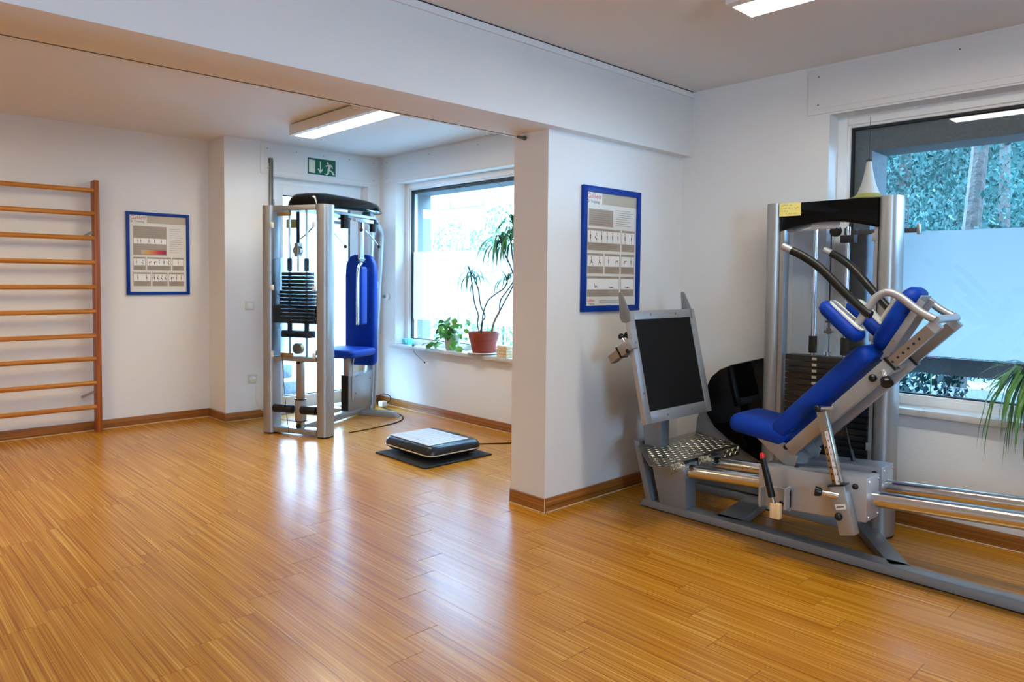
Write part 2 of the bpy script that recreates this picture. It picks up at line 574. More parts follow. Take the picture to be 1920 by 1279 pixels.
# dark strip put in as the shade in the gap above the strip
struct(MB().box(1.6, XW - 0.02, YB0 - 0.010, YB0 - 0.001, 2.487, ZC + 0.001).build('trim_3', 'gasket'), 'dark strip put in as the shade between beam strip and ceiling', 'trim')

# cover panels of the shutter boxes
def cover(name, axis, plane, u0, u1, z0, z1, sgn, label):
    root = MB()
    d = 0.010
    if axis == 'x':
        root.box(plane - d, plane, u0, u1, z0, z1)
        root2 = MB().box(plane - d - 0.004, plane - d, u0 + 0.03, u1 - 0.03, z0 + 0.03, z1 - 0.025)
    else:
        root.box(u0, u1, plane - d, plane, z0, z1)
        root2 = MB().box(u0 + 0.035, u1 - 0.035, plane - d - 0.004, plane - d, z0 + 0.03, z1 - 0.025)
    o = struct(root.build(name, 'panel_paint', bevel=0.002), label, 'panel')
    root2.build('cover_board', 'panel_paint', o, bevel=0.0015)
    k = 5
    for i in range(k):
        u = u0 + 0.06 + (u1 - u0 - 0.12) * i / (k - 1)
        for z in ((z0 + 0.05, z1 - 0.045) if i in (0, k - 1) else (z1 - 0.045,)):
            s = MB()
            if axis == 'x':
                s.cyl((plane - d - 0.0055, u, z), (plane - d - 0.002, u, z), 0.005, n=8)
            else:
                s.cyl((u, plane - d - 0.0055, z), (u, plane - d - 0.002, z), 0.005, n=8)
            s.build('screw', 'grey_lacquer', o)
    return o
cover('trim_4', 'y', Y2, 2.836, 4.07, 2.205, 2.475, -1, 'screwed white cover panel above the door')
cover('trim_5', 'x', XW, -1.05, 1.868, 2.222, 2.474, -1, 'screwed white cover panel above the window by the leg press')
cover('trim_6', 'x', XW, 3.3, 6.2, 2.228, 2.474, -1, 'white cover panel above the window with the potted plants')

# ------------------------------------------------------------------ floor of single planks
PW, PL = 0.1478, 0.889
offs = {0: 3.038, 1: 3.150, 2: 3.275, 3: 3.398, 4: 3.501, 5: 3.62, 6: 1.952, 7: 2.068, 8: 1.45, 9: 1.585, 10: 1.72, 11: 2.0, 12: 1.313, 13: 1.479, 14: 1.647, 15: 1.067, 16: 1.2, 17: 1.33}
floor = struct(MB().box(XL, XW + 0.1, YR, Y1 + 0.02, -0.12, -0.0012).build('floor', 'floor_gap'), 'striped wood-look plank floor', 'floor')
plank_cache = {}
rest = MB()
def in_view(x, y):
    d = Vector((x, y, -1.27))
    zc = d.dot(fw)
    if zc < 0.6:
        return False
    px = 960 + 1353.3 * d.dot(rt) / zc
    py = 581.5 - 1353.3 * d.dot(up) / zc
    return -40 < px < 1960 and py < 1330 and zc < 6.2
n_plank = 0
nx0 = int(math.floor((XL - 0.418) / PW))
nx1 = int(math.ceil((XW - 0.418) / PW))
for i in range(nx0, nx1 + 1):
    x0 = 0.418 + i * PW
    x1 = x0 + PW
    x0, x1 = max(x0, XL), min(x1, XW)
    if x1 - x0 < 0.01:
        continue
    base = offs.get(i, 3.038 + 0.123 * i)
    k0 = math.floor((YR - base) / PL)
    y = base + k0 * PL
    while y < Y1:
        a, b = max(y, YR), min(y + PL, Y1)
        y += PL
        if b - a < 0.02:
            continue
        w, ln = round(x1 - x0 - 0.0006, 4), round(b - a - 0.0022, 4)
        cx, cy = (x0 + x1) / 2, (a + b) / 2
        vis = any(in_view(px, py) for px in (x0, x1) for py in (a, b, cy))
        if vis and n_plank < 296:
            key = (w, ln)
            if key not in plank_cache:
                me = MB().box(-w / 2, w / 2, -ln / 2, ln / 2, -0.003, 0).mesh('plank')
                me.materials.append(MATS['floor_wood'])
                plank_cache[key] = me
            put('plank', plank_cache[key], floor, None, (cx, cy, 0))
            n_plank += 1
        else:
            rest.box(cx - w / 2, cx + w / 2, cy - ln / 2, cy + ln / 2, -0.003, 0)
ro = rest.build('plank_field', 'floor_wood', floor)
ro['kind'] = 'stuff'

# ------------------------------------------------------------------ skirting boards
def skirting(name, x0, x1, y0, y1, along, label):
    o = MB().box(x0, x1, y0, y1, 0.001, HB).build(name, 'skirting_' + along, bevel=0.002)
    struct(o, label, 'baseboard')
    t = 0.003
    if along == 'x':
        yy = y0 if name != 'baseboard_divider_back' else y1
        MB().box(x0, x1, y0 - t, y0, 0.0, 0.004).build('caulk_line', 'stripe_cream', o)
    else:
        MB().box(x0 - t, x0, y0, y1, 0.0, 0.004).build('caulk_line', 'stripe_cream', o)
    return o
T = 0.013
skirting('baseboard_left_back', XL, XS, Y1 - T, Y1, 'x', 'wood-look skirting under the wall bars')
skirting('baseboard_step', XS - T, XS, Y2 - T, Y1 - T, 'y', 'short wood-look skirting on the wall step')
skirting('baseboard_back', XS, DX[0], Y2 - T, Y2, 'x', 'wood-look skirting left of the door')
skirting('baseboard_back_corner', DX[1], XW - T, Y2 - T, Y2, 'x', 'wood-look skirting in the corner right of the door')
skirting('baseboard_right_back', XW - T, XW, YP1 + T, Y2, 'y', 'wood-look skirting under the plant window')
skirting('baseboard_divider_end', XP - T, XP, YP0 - T, YP1, 'y', 'wood-look skirting on the end of the wall stub')
skirting('baseboard_divider', XP, XW - T, YP0 - T, YP0, 'x', 'wood-look skirting under the poster on the wall stub')
skirting('baseboard_right', XW - T, XW, YR, YP0 - T, 'y', 'wood-look skirting behind the leg press')
skirting('baseboard_divider_back', XP, XW - T, YP1, YP1 + T, 'x', 'wood-look skirting behind the wall stub')
MB().cyl((XP - T - 0.001, YP0 - T - 0.001, 0.001), (XP - T - 0.001, YP0 - T - 0.001, HB), 0.002, n=8).build('caulk_line', 'stripe_cream', bpy.data.objects['baseboard_divider_end'])

# ------------------------------------------------------------------ windows and door
def window(name, axis, plane, u0, u1, z0, z1, film, label, sill=None, out=1):
    """frame stands 'plane'.. +0.085 deep, u along the wall"""
    def bx(m, a0, a1, p0, p1, q0, q1):
        return m.box(a0, a1, p0, p1, q0, q1) if axis == 'x' else m.box(p0, p1, a0, a1, q0, q1)
    root = thing(name, label, 'window', (plane, (u0 + u1) / 2, z0) if axis == 'x' else ((u0 + u1) / 2, plane, z0))
    root['kind'] = 'structure'
    inv = Matrix.Translation(-Vector(root.location))
    def fin(m, nm, mt, bevel=0.0, label=None):
        m.bm.transform(inv)
        return m.build(nm, mt, root, bevel=bevel, label=label)
    a = plane
    F = 0.066
    s = out
    def A(d0, d1):
        return (a + s * d0, a + s * d1) if s > 0 else (a + s * d1, a + s * d0)
    m = MB()
    for d0, d1, w0, w1 in ((0.0, 0.030, 0.0, 0.052), (0.012, 0.105, 0.0, F)):
        q = A(d0, d1)
        bx(m, *q, u0, u0 + w1, z0, z1)
        bx(m, *q, u1 - w1, u1, z0, z1)
        bx(m, *q, u0 + w1, u1 - w1, z0, z0 + w1)
        bx(m, *q, u0 + w1, u1 - w1, z1 - w1, z1)
    fin(m, 'frame', 'window_plastic', 0.003)
    m = MB()
    g = 0.012
    q = A(0.028, 0.060)
    bx(m, *q, u0 + F - 0.002, u0 + F + g, z0 + F - 0.002, z1 - F + 0.002)
    bx(m, *q, u1 - F - g, u1 - F + 0.002, z0 + F - 0.002, z1 - F + 0.002)
    bx(m, *q, u0 + F + g, u1 - F - g, z0 + F - 0.002, z0 + F + 0.007)
    bx(m, *q, u0 + F + g, u1 - F - g, z1 - F - g, z1 - F + 0.002)
    fin(m, 'gasket', 'gasket')
    q = A(0.043, 0.047)
    fin(bx(MB(), *q, u0 + F, u1 - F, z0 + F, z1 - F), 'pane', 'window_glass')
    if film:
        q = A(0.049, 0.0505)
        fin(bx(MB(), *q, u0 + F + g, u1 - F - g, film[0], film[1]), 'frosted_film', 'frost_film', label='frosted privacy film band')
    if sill:
        m = bx(MB(), sill[0], sill[1], sill[2], sill[3], z0 - 0.018, z0 + 0.016)
        fin(m, 'sill', 'marble', 0.003, 'grey marble window sill')
    return root
FX = XW + 0.115
window('window_1', 'x', FX, W1[0], W1[1], WZ[0] + 0.004, WZ[1], (0.868, 1.538), 'window with potted plants on its sill, lower half frosted', sill=(XW - 0.052, FX + 0.01, W1[0] - 0.03, W1[1] + 0.03))
window('window_2', 'x', FX, W2[0], W2[1], WZ[0] + 0.004, WZ[1], (0.888, 1.552), 'large window behind the leg press, frosted band across the middle', sill=(XW - 0.052, FX + 0.01, W2[0] - 0.03, W2[1] + 0.03))

window('added_window', 'y', YR - 0.08, -1.05, 0.15, 0.9, 2.2, None, 'unseen window added in the wall behind the viewer for daylight', out=-1)  # added opening, lets extra daylight into the front room
# door
d = thing('door_1', 'white glazed door behind the chest exercise machine', 'door', ((DX[0] + DX[1]) / 2, Y2 + 0.10, 0))
d['kind'] = 'structure'
def dfin(m, nm, mt, bevel=0.0, label=None):
    m.bm.transform(Matrix.Translation(-Vector(d.location)))
    return m.build(nm, mt, d, bevel=bevel, label=label)
ya, yb = Y2 + 0.10, Y2 + 0.18
m = MB()
m.box(DX[0], DX[0] + 0.06, ya, yb, 0, DZ).box(DX[1] - 0.06, DX[1], ya, yb, 0, DZ).box(DX[0] + 0.06, DX[1] - 0.06, ya, yb, DZ - 0.06, DZ)
dfin(m, 'door_frame', 'window_plastic', 0.003)
m = MB()
la, lb = ya - 0.012, ya + 0.05
m.box(DX[0] + 0.05, DX[0] + 0.145, la, lb, 0.03, DZ - 0.05).box(DX[1] - 0.145, DX[1] - 0.05, la, lb, 0.03, DZ - 0.05)
m.box(DX[0] + 0.145, DX[1] - 0.145, la, lb, DZ - 0.15, DZ - 0.05).box(DX[0] + 0.145, DX[1] - 0.145, la, lb, 0.03, 0.15)
dfin(m, 'door_leaf', 'window_plastic', 0.003)
m = MB()
m.box(DX[0] + 0.145, DX[0] + 0.153, la + 0.015, lb - 0.01, 0.15, DZ - 0.15).box(DX[1] - 0.153, DX[1] - 0.145, la + 0.015, lb - 0.01, 0.15, DZ - 0.15)
m.box(DX[0] + 0.153, DX[1] - 0.153, la + 0.015, lb - 0.01, DZ - 0.158, DZ - 0.15).box(DX[0] + 0.153, DX[1] - 0.153, la + 0.015, lb - 0.01, 0.15, 0.158)
dfin(m, 'gasket', 'gasket')
dfin(MB().box(DX[0] + 0.145, DX[1] - 0.145, ya + 0.018, ya + 0.022, 0.15, DZ - 0.15), 'pane', 'window_glass')
dfin(MB().box(DX[0] + 0.153, DX[1] - 0.153, ya + 0.024, ya + 0.0255, 0.62, 1.93), 'frosted_film', 'frost_film')
m = MB()
for z in (0.3, 1.1, 1.95):
    m.cyl((DX[0] + 0.05, la - 0.008, z - 0.04), (DX[0] + 0.05, la - 0.008, z + 0.04), 0.008, n=10)
dfin(m, 'hinge', 'silver')
dfin(MB().box(DX[0], DX[1], Y2 + 0.0, yb + 0.1, -0.06, 0.012), 'threshold', 'silver')

# ------------------------------------------------------------------ lamps
def ceiling_lamp(loc, length, label, glow='lamp_glow'):
    t = thing('ceiling_lamp', label, 'lamp', loc, 0, 'long ceiling lamps')
    w, h = 0.105, 0.090
    m = MB().box(-w, w, -length / 2, length / 2, -h + 0.012, -0.012)
    m.box(-w, -w + 0.045, -length / 2, length / 2, -h, -h + 0.012)
    m.box(w - 0.006, w, -length / 2, length / 2, -h, -h + 0.012)
    m.box(-w + 0.045, w - 0.006, -length / 2, -length / 2 + 0.008, -h, -h + 0.012)
    m.box(-w + 0.045, w - 0.006, length / 2 - 0.008, length / 2, -h, -h + 0.012)
    m.build('housing', 'lamp_metal', t)
    MB().box(-w + 0.02, w - 0.02, -length / 2 + 0.03, length / 2 - 0.03, -0.012, 0).build('mounting_rail', 'grey_lacquer', t)
    MB().box(-w + 0.046, w - 0.007, -length / 2 + 0.009, length / 2 - 0.009, -h + 0.002, -h + 0.010).build('diffuser', glow, t, label='glowing white diffuser')
    return t
ceiling_lamp((2.795, 4.805, ZC), 1.25, 'glowing ceiling lamp in the alcove near the exit sign')
ceiling_lamp((2.795, 0.962, ZC), 1.25, 'glowing ceiling lamp in front of the beam, at the top edge')
ceiling_lamp((0.2, 4.805, ZC), 1.25, 'unseen ceiling lamp added to warm the wall bars area', 'fill_glow_warm')  # added out of view as warm fill for the left side
ceiling_lamp((-0.3, -1.0, ZC), 1.25, 'unseen ceiling lamp added behind the viewer to light the front room')  # added out of view as fill for the front room

# ------------------------------------------------------------------ wall bars
wb = thing('wall_bars', 'wooden wall bars with ten rungs on the left wall', 'wall bars', (1.1, Y1, 0))
RZ = (1.952, 1.766, 1.572, 1.377, 1.180, 0.984, 0.788, 0.602, 0.404, 0.210)
for ux in (0.48, -0.48):
    m = MB()
    prof = [(-0.145, 0.0), (-0.055, 0.0), (-0.055, 1.70), (-0.045, 1.78), (-0.045, 2.035), (-0.145, 2.035)]
    m.prism([(p[0] + 0.012, p[1]) for p in prof], 'x', ux - 0.020, ux + 0.020)
    up_ = m.build('upright', 'bar_wood_z', wb, bevel=0.004)
    for z in (1.62, 0.33):
        MB().obox((ux - 0.028, -0.09, z), (ux - 0.10, -0.002, z - 0.05), 0.004, 0.02).build('wall_bracket', 'silver_light', up_)
for z in RZ:
    MB().cyl((-0.462, -0.115, z), (0.462, -0.115, z), 0.0185, n=16).build('rung', 'bar_wood_x', wb)

# ------------------------------------------------------------------ framed posters
def figure(m, x, z, h, pose, md):
    """tiny printed exercise figure; m = skin, md = dark clothing"""
    def limb(b, p, q, w):
        p, q = Vector((p[0], 0, p[1])), Vector((q[0], 0, q[1]))
        dd = (q - p).normalized()
        s_ = Vector((-dd.z, 0, dd.x)) * w / 2
        b.poly([p - s_, q - s_, q + s_, p + s_])
    P = {'stand': ((0, 1), (0, .55), (.03, .28), (0, 0), (.12, .6)),
         'squat': ((.05, .85), (-.12, .42), (.12, .26), (0, 0), (.25, .62)),
         'bend': ((.38, .62), (0, .58), (.02, .28), (0, 0), (.36, .3)),
         'lunge': ((0, .95), (0, .5), (.22, .3), (.3, 0), (.14, .6)),
         'sit': ((-.15, .5), (0, .12), (.25, .3), (.4, .05), (.12, .3)),
         'reach': ((.02, .95), (0, .52), (.02, .26), (0, 0), (.2, 1.05)),
         'lie': ((-.4, .14), (0, .08), (.22, .16), (.45, .05), (-.1, .04))}[pose]
    hd, hip, kn, ft, hn = [(x + a * h, z + b * h) for a, b in P]
    dx, dz = hd[0] - hip[0], hd[1] - hip[1]
    L = math.hypot(dx, dz)
    nk = (hip[0] + dx * 0.72, hip[1] + dz * 0.72)
    limb(m, hip, nk, h * .13)
    limb(m, nk, hn, h * .055)
    limb(m, kn, ft, h * .07)
    if pose == 'lunge':
        limb(m, (x - .12 * h, z + .28 * h), (x - .34 * h, z + .02 * h), h * .065)
        limb(md, hip, (x - .12 * h, z + .28 * h), h * .10)
    limb(md, hip, kn, h * .13)
    limb(md, (hip[0] - .02 * h, hip[1]), (hip[0] + dx * .22, hip[1] + dz * .22), h * .16)
    limb(md, ft, (ft[0] + .09 * h, ft[1]), h * .05)
    m.poly([(hd[0] + h * .075 * math.cos(t * math.pi / 4), 0, hd[1] + h * .085 * math.sin(t * math.pi / 4)) for t in range(8)])
    md.poly([(hd[0] - h * .02 + h * .07 * math.cos(t * math.pi / 4), -0.0001, hd[1] + h * .045 + h * .055 * math.sin(t * math.pi / 4)) for t in range(8)])

def poster(name, label, loc, w, h, fwid, cells, blocks, variant):
    t = thing(name, label, 'poster', loc, 0)
    d0 = -0.022
    m = MB().box(-w / 2, -w / 2 + fwid, d0, 0, 0, h).box(w / 2 - fwid, w / 2, d0, 0, 0, h)
    m.box(-w / 2 + fwid, w / 2 - fwid, d0, 0, 0, fwid).box(-w / 2 + fwid, w / 2 - fwid, d0, 0, h - fwid, h)
    m.build('frame', 'frame_blue', t, bevel=0.002)
    iw, ih = w - 2 * fwid, h - 2 * fwid
    sheet = MB().box(-iw / 2, iw / 2, -0.010, -0.004, fwid, h - fwid).build('sheet', 'print_paper', t)
    def X(u): return -iw / 2 + u * iw
    def Zz(v): return fwid + v * ih
    def rect(u0, u1, v0, v1, mt, nm, dy):
        MB().box(X(u0), X(u1), -0.010 - dy, -0.0099, Zz(v0), Zz(v1)).build(nm, mt, sheet)
    rect(0, 1, 0.90, 1.0, 'print_beige', 'header_band', 0.0003)
    rect(0, 0.30, 0.895, 1.0, 'print_paper', 'logo_field', 0.0005)
    for b in blocks:
        rect(*b[:4], b[4], 'text_block', 0.0003)
    tm = MB()
    r = random.Random(variant)
    def lines(u0, u1, v0, v1, k):
        for i in range(k):
            v = v1 - (v1 - v0) * (i + .5) / k
            e = u0 + (u1 - u0) * r.uniform(.6, 1)
            hh = 0.0011
            tm.quad((X(u0), -0.0106, Zz(v) - hh), (X(e), -0.0106, Zz(v) - hh), (X(e), -0.0106, Zz(v) + hh), (X(u0), -0.0106, Zz(v) + hh))
    for b in blocks:
        if len(b) > 5 and b[5]:
            lines(b[0] + .02, b[1] - .02, b[2] + .01, b[3] - .01, b[5])
    sk, dk = MB(), MB()
    for (u0, u1, v0, v1, figs) in cells:
        rect(u0, u1, v0, v1, 'print_taupe', 'caption_field', 0.0003)
        vs = v0 + (v1 - v0) * 0.36
        rect(u0 + .006, u1 - .006, vs, v1 - .022, 'print_white', 'picture_field', 0.0005)
        lines(u0 + .02, u1 - .02, v0 + .006, vs - .006, 4)
        lines(u0 + (u1 - u0) * .3, u1 - (u1 - u0) * .2, v1 - .018, v1 - .004, 1)
        k = len(figs)
        fh = (v1 - .022 - vs) * ih * .78
        for i, f in enumerate(figs):
            figure(sk, X(u0 + (u1 - u0) * (i + .5) / k), Zz(vs + .008), fh if f not in ('sit',) else fh, f, dk)
    for b, nm, mt, dy in ((sk, 'printed_figures', 'print_skin', -0.0108), (dk, 'printed_clothing', 'print_dark', -0.0109), (tm, 'printed_lines', 'print_text', 0.0)):
        b.bm.transform(Matrix.Translation((0, dy, 0)))
        b.build(nm, mt, sheet)
    put_text('Galileo', 0.043, 'print_red', sheet, (X(0.015), -0.0108, Zz(0.945)), (R90, 0, 0), 'logo_word')
    put_text('Training', 0.024, 'print_text', sheet, (X(0.08), -0.0108, Zz(0.905)), (R90, 0, 0), 'logo_word')
    hook = MB().tube([(X(0.015), -0.0107, Zz(0.935)), (X(0.04), -0.0107, Zz(0.928)), (X(0.045), -0.0107, Zz(0.912)), (X(0.02), -0.0107, Zz(0.902))], 0.0016, n=6)
    hook.build('logo_swirl', 'print_dark', sheet)
    return t, sheet, X, Zz

cellsL = [(0.06, 0.27, 0.285, 0.455, ['stand', 'squat']), (0.295, 0.72, 0.285, 0.455, ['bend', 'bend', 'reach', 'stand', 'squat']), (0.745, 0.95, 0.285, 0.455, ['stand']),
          (0.06, 0.36, 0.075, 0.255, ['stand', 'stand']), (0.385, 0.655, 0.075, 0.255, ['stand', 'squat', 'squat', 'squat']), (0.68, 0.95, 0.075, 0.255, ['bend', 'reach', 'reach'])]
blocksL = [(0.06, 0.645, 0.48, 0.86, 'print_taupe', 13), (0.675, 0.97, 0.50, 0.86, 'print_paper', 12)]
tL, shL, XLp, ZLp = poster('framed_poster', 'blue framed exercise poster on the wall beside the wooden wall bars', (2.081, Y1, 1.112), 0.512, 0.703, 0.026, cellsL, blocksL, 3)
MB().box(XLp(0.07), XLp(0.635), -0.0112, -0.0106, ZLp(0.63), ZLp(0.70)).build('picture_field', 'print_white', shL)
MB().box(XLp(0.20), XLp(0.635), -0.0112, -0.0106, ZLp(0.495), ZLp(0.55)).build('colour_bar', 'print_rainbow', shL)
sk, dk = MB(), MB()
for u in (0.14, 0.19, 0.33, 0.43, 0.55):
    figure(sk, XLp(u), ZLp(0.636), 0.035, 'stand', dk)
for b, nm, mt in ((sk, 'printed_figures', 'print_skin'), (dk, 'printed_clothing', 'print_dark')):
    b.bm.transform(Matrix.Translation((0, -0.0114, 0)))
    b.build(nm, mt, shL)
cellsR = [(0.03, 0.675, 0.49, 0.685, ['stand', 'squat', 'stand', 'stand', 'stand', 'stand']), (0.70, 0.97, 0.49, 0.685, ['stand', 'reach']),
          (0.03, 0.34, 0.285, 0.465, ['lunge', 'lunge']), (0.365, 0.665, 0.285, 0.465, ['stand', 'bend']), (0.69, 0.97, 0.285, 0.465, ['bend', 'stand']),
          (0.03, 0.66, 0.08, 0.262, ['sit', 'lie']), (0.69, 0.97, 0.08, 0.262, ['lie'])]
blocksR = [(0.05, 0.52, 0.705, 0.855, 'print_taupe', 7), (0.55, 0.97, 0.705, 0.88, 'print_paper', 8), (0.25, 0.9, 0.01, 0.06, 'print_paper', 3)]
tR, shR, XRp, ZRp = poster('framed_poster', 'blue framed exercise poster on the wall stub above the footplate', (3.358, YP0, 1.092), 0.534, 0.718, 0.034, cellsR, blocksR, 5)
put_text('Galileo', 0.026, 'print_red', shR, (XRp(0.02), -0.0108, ZRp(0.035)), (R90, 0, 0), 'logo_word')
put_text('Training', 0.016, 'print_text', shR, (XRp(0.06), -0.0108, ZRp(0.012)), (R90, 0, 0), 'logo_word')

# ------------------------------------------------------------------ emergency exit sign
es = thing('exit_sign', 'green emergency exit sign above the glazed door', 'sign', (3.433, Y2 - 0.0145, 2.248))
SW, SH = 0.290, 0.150
MB().box(-SW / 2, SW / 2, -0.003, 0.0, 0, SH).build('sign_plate', 'sign_green', es)
def sgn(pts, nm):
    MB().prism([(-SW / 2 + u * SW, v * SH) for u, v in pts], 'y', -0.0042, -0.003).build(nm, 'sign_white', es)
sgn([(0.04, .10), (0.255, .08), (0.255, .88), (0.04, .90)], 'door_symbol')
sgn([(0.43, .85), (0.43, .28), (0.37, .40), (0.345, .34), (0.445, .10), (0.545, .34), (0.52, .40), (0.465, .28), (0.465, .85)], 'arrow_symbol')
run = MB()
def rp(pts):
    run.prism([(-SW / 2 + u * SW, v * SH) for u, v in pts], 'y', -0.0042, -0.003)
rp([(0.715 + .038 * math.cos(k * math.pi / 6), .80 + .075 * math.sin(k * math.pi / 6)) for k in range(12)])
rp([(0.71, .70), (0.81, .72), (0.83, .62), (0.79, .36), (0.71, .40), (0.74, .56)])
rp([(0.81, .72), (0.87, .66), (0.905, .50), (0.875, .46), (0.845, .58), (0.80, .64)])
rp([(0.71, .70), (0.66, .62), (0.635, .66), (0.63, .58), (0.67, .54), (0.73, .62)])
rp([(0.79, .38), (0.90, .30), (0.955, .14), (0.97, .08), (0.90, .08), (0.86, .23), (0.76, .32)])
rp([(0.71, .40), (0.70, .24), (0.70, .16), (0.64, .08), (0.64, .02), (0.72, .06), (0.76, .18), (0.78, .36)])
run.build('running_figure', 'sign_white', es)

# ------------------------------------------------------------------ small wall items
sw = thing('light_switch', 'cream light switch on the wall left of the machine', 'switch', (2.729, Y2, 1.018))
MB().box(-0.040, 0.040, -0.010, 0, -0.040, 0.040).build('cover_frame', 'cream_plastic', sw, bevel=0.003)
MB().box(-0.027, 0.027, -0.015, -0.010, -0.027, 0.027).build('rocker', 'white_plastic', sw, bevel=0.002)
so = thing('wall_socket', 'cream wall socket low on the wall with a plug in it', 'socket', (2.752, Y2, 0.360))
MB().box(-0.040, 0.040, -0.010, 0, -0.040, 0.040).build('cover_frame', 'cream_plastic', so, bevel=0.003)
MB().cyl((0, -0.012, 0), (0, -0.009, 0), 0.028, n=20).build('socket_well', 'white_plastic', so)
cordm = thing('power_cord', 'white power cord with a plug hanging from the wall socket', 'cord', (2.752, Y2 - 0.01, 0.36))
MB().cyl((0.008, -0.004, 0), (0.008, -0.034, -0.004), 0.018, 0.012, n=14).build('plug', 'white_plastic', cordm)
MB().tube([(0.010, -0.034, -0.006), (0.012, -0.045, -0.06), (0.015, -0.03, -0.17), (0.03, -0.03, -0.24), (0.07, -0.05, -0.29), (0.13, -0.09, -0.335), (0.17, -0.20, -0.354), (0.25, -0.45, -0.355)], 0.0035, n=8).build('cable', 'white_plastic', cordm)
th = thing('door_contact', 'small white round wall fitting right of the blue backrest', 'switch', (XW, 6.13, 1.09))
MB().cyl((0, 0, 0), (-0.022, 0, 0), 0.042, 0.036, n=24).build('housing', 'white_plastic', th, bevel=0.003)
MB().cyl((-0.022, 0.03, 0.0), (-0.040, 0.03, 0.0), 0.016, n=16).build('knob', 'grey_lacquer', th)
po = thing('shutter_rod', 'dark metal rod standing upright beside the door', 'rod', (2.922, Y2 - 0.03, 0.0))
MB().box(-0.016, 0.016, -0.010, 0.008, 0.9, 2.33).build('strip', 'pole_metal', po, bevel=0.002)
MB().box(-0.018, 0.012, -0.012, 0.030, 2.30, 2.345).build('end_clip', 'pole_metal', po, bevel=0.002)
MB().box(-0.018, 0.012, -0.010, 0.030, 0.88, 0.92).build('end_clip', 'brass', po, bevel=0.002)
wi = thing('curtain_wire', 'thin steel wire stretched under the beam', 'wire', (XP, 2.882, 2.055))
MB().cyl((-0.04, 0, 0), (XL - XP, 0, -0.006), 0.0017, n=6).build('strand', 'wire', wi)
MB().cyl((-0.055, 0, 0), (-0.010, 0, 0), 0.0085, n=14).cyl((-0.010, 0, 0), (0.0, 0, 0), 0.013, n=14).build('tensioner', 'pole_metal', wi)

# ------------------------------------------------------------------ rubber mat and vibration platform
mo = MB().box(-0.30, 0.30, -0.30, 0.30, 0.0, 0.012).build('rubber_mat', 'mat_rubber', bevel=0.004, loc=(3.165, 4.150, 0.0))
tag(mo, 'black speckled rubber mat under the vibration platform', 'mat')
vp = thing('vibration_platform', 'low black vibration platform with a grey top plate on the rubber mat', 'exercise machine', (3.165, 4.165, 0.0135))
def rrect(hx, hy, r, k=6, bulge=0.0):
    pts = []
    for cx_, cy_, a0 in ((hx - r, hy - r, 0), (-hx + r, hy - r, 90), (-hx + r, -hy + r, 180), (hx - r, -hy + r, 270)):
        for i in range(k + 1):
            a = math.radians(a0 + 90 * i / k)
            pts.append((cx_ + r * math.cos(a), cy_ + r * math.sin(a)))
    return pts
def loft(levels, m_name, name, parent, **kw):
    b = MB()
    rings = []
    for (hx, hy, r, z, ox, oy) in levels:
        rings.append([b.bm.verts.new((p[0] + ox, p[1] + oy, z)) for p in rrect(hx, hy, r)])
    for A, B in zip(rings, rings[1:]):
        k = len(A)
        for i in range(k):
            b.bm.faces.new((A[i], A[(i + 1) % k], B[(i + 1) % k], B[i]))
    b.bm.faces.new(rings[0][::-1])
    b.bm.faces.new(rings[-1])
    return b.build(name, m_name, parent, **kw)
loft([(0.16, 0.20, 0.05, 0.0, 0, 0), (0.21, 0.26, 0.06, 0.022, 0, 0), (0.238, 0.288, 0.06, 0.047, 0, 0)], 'platform_black', 'lower_shell', vp)
loft([(0.236, 0.286, 0.06, 0.047, 0, 0), (0.240, 0.290, 0.06, 0.050, 0, 0), (0.240, 0.290, 0.06, 0.054, 0, 0), (0.236, 0.286, 0.06, 0.057, 0, 0)], 'stripe_cream', 'trim_band', vp, label='cream trim line around the platform')
loft([(0.238, 0.288, 0.06, 0.057, 0, 0), (0.236, 0.286, 0.06, 0.080, 0, 0), (0.225, 0.275, 0.06, 0.102, 0, 0), (0.205, 0.255, 0.06, 0.114, 0, 0)], 'platform_black', 'upper_shell', vp)
tp = loft([(0.175, 0.235, 0.02, 0.112, -0.03, 0), (0.178, 0.238, 0.02, 0.119, -0.03, 0), (0.174, 0.234, 0.02, 0.121, -0.03, 0)], 'platform_top', 'top_plate', vp, label='grey printed standing plate')
lm = MB()
for k, (a, b_) in enumerate(((-0.16, 0.10), (-0.13, 0.10), (0.07, 0.10), (0.10, 0.10))):
    lm.box(a, a + 0.004, -0.20, 0.20, 0.121, 0.1214)
for k in range(9):
    y = -0.2 + k * 0.05
    lm.box(-0.10, 0.05, y, y + 0.003, 0.121, 0.1214)
lm.build('printed_lines', 'print_text', tp)
MB().box(0.165, 0.205, -0.07, 0.07, 0.108, 0.117).build('control_panel', 'black_gloss', vp, bevel=0.003)
co = MB().tube([(0.24, 0.05, 0.03), (0.32, 0.06, 0.006), (0.42, 0.03, -0.008), (0.55, -0.06, -0.009), (0.70, -0.16, -0.009), (0.86, -0.26, -0.009), (0.88, -0.5, -0.009)], 0.004, n=8).build('power_cable', 'black_rubber', vp)

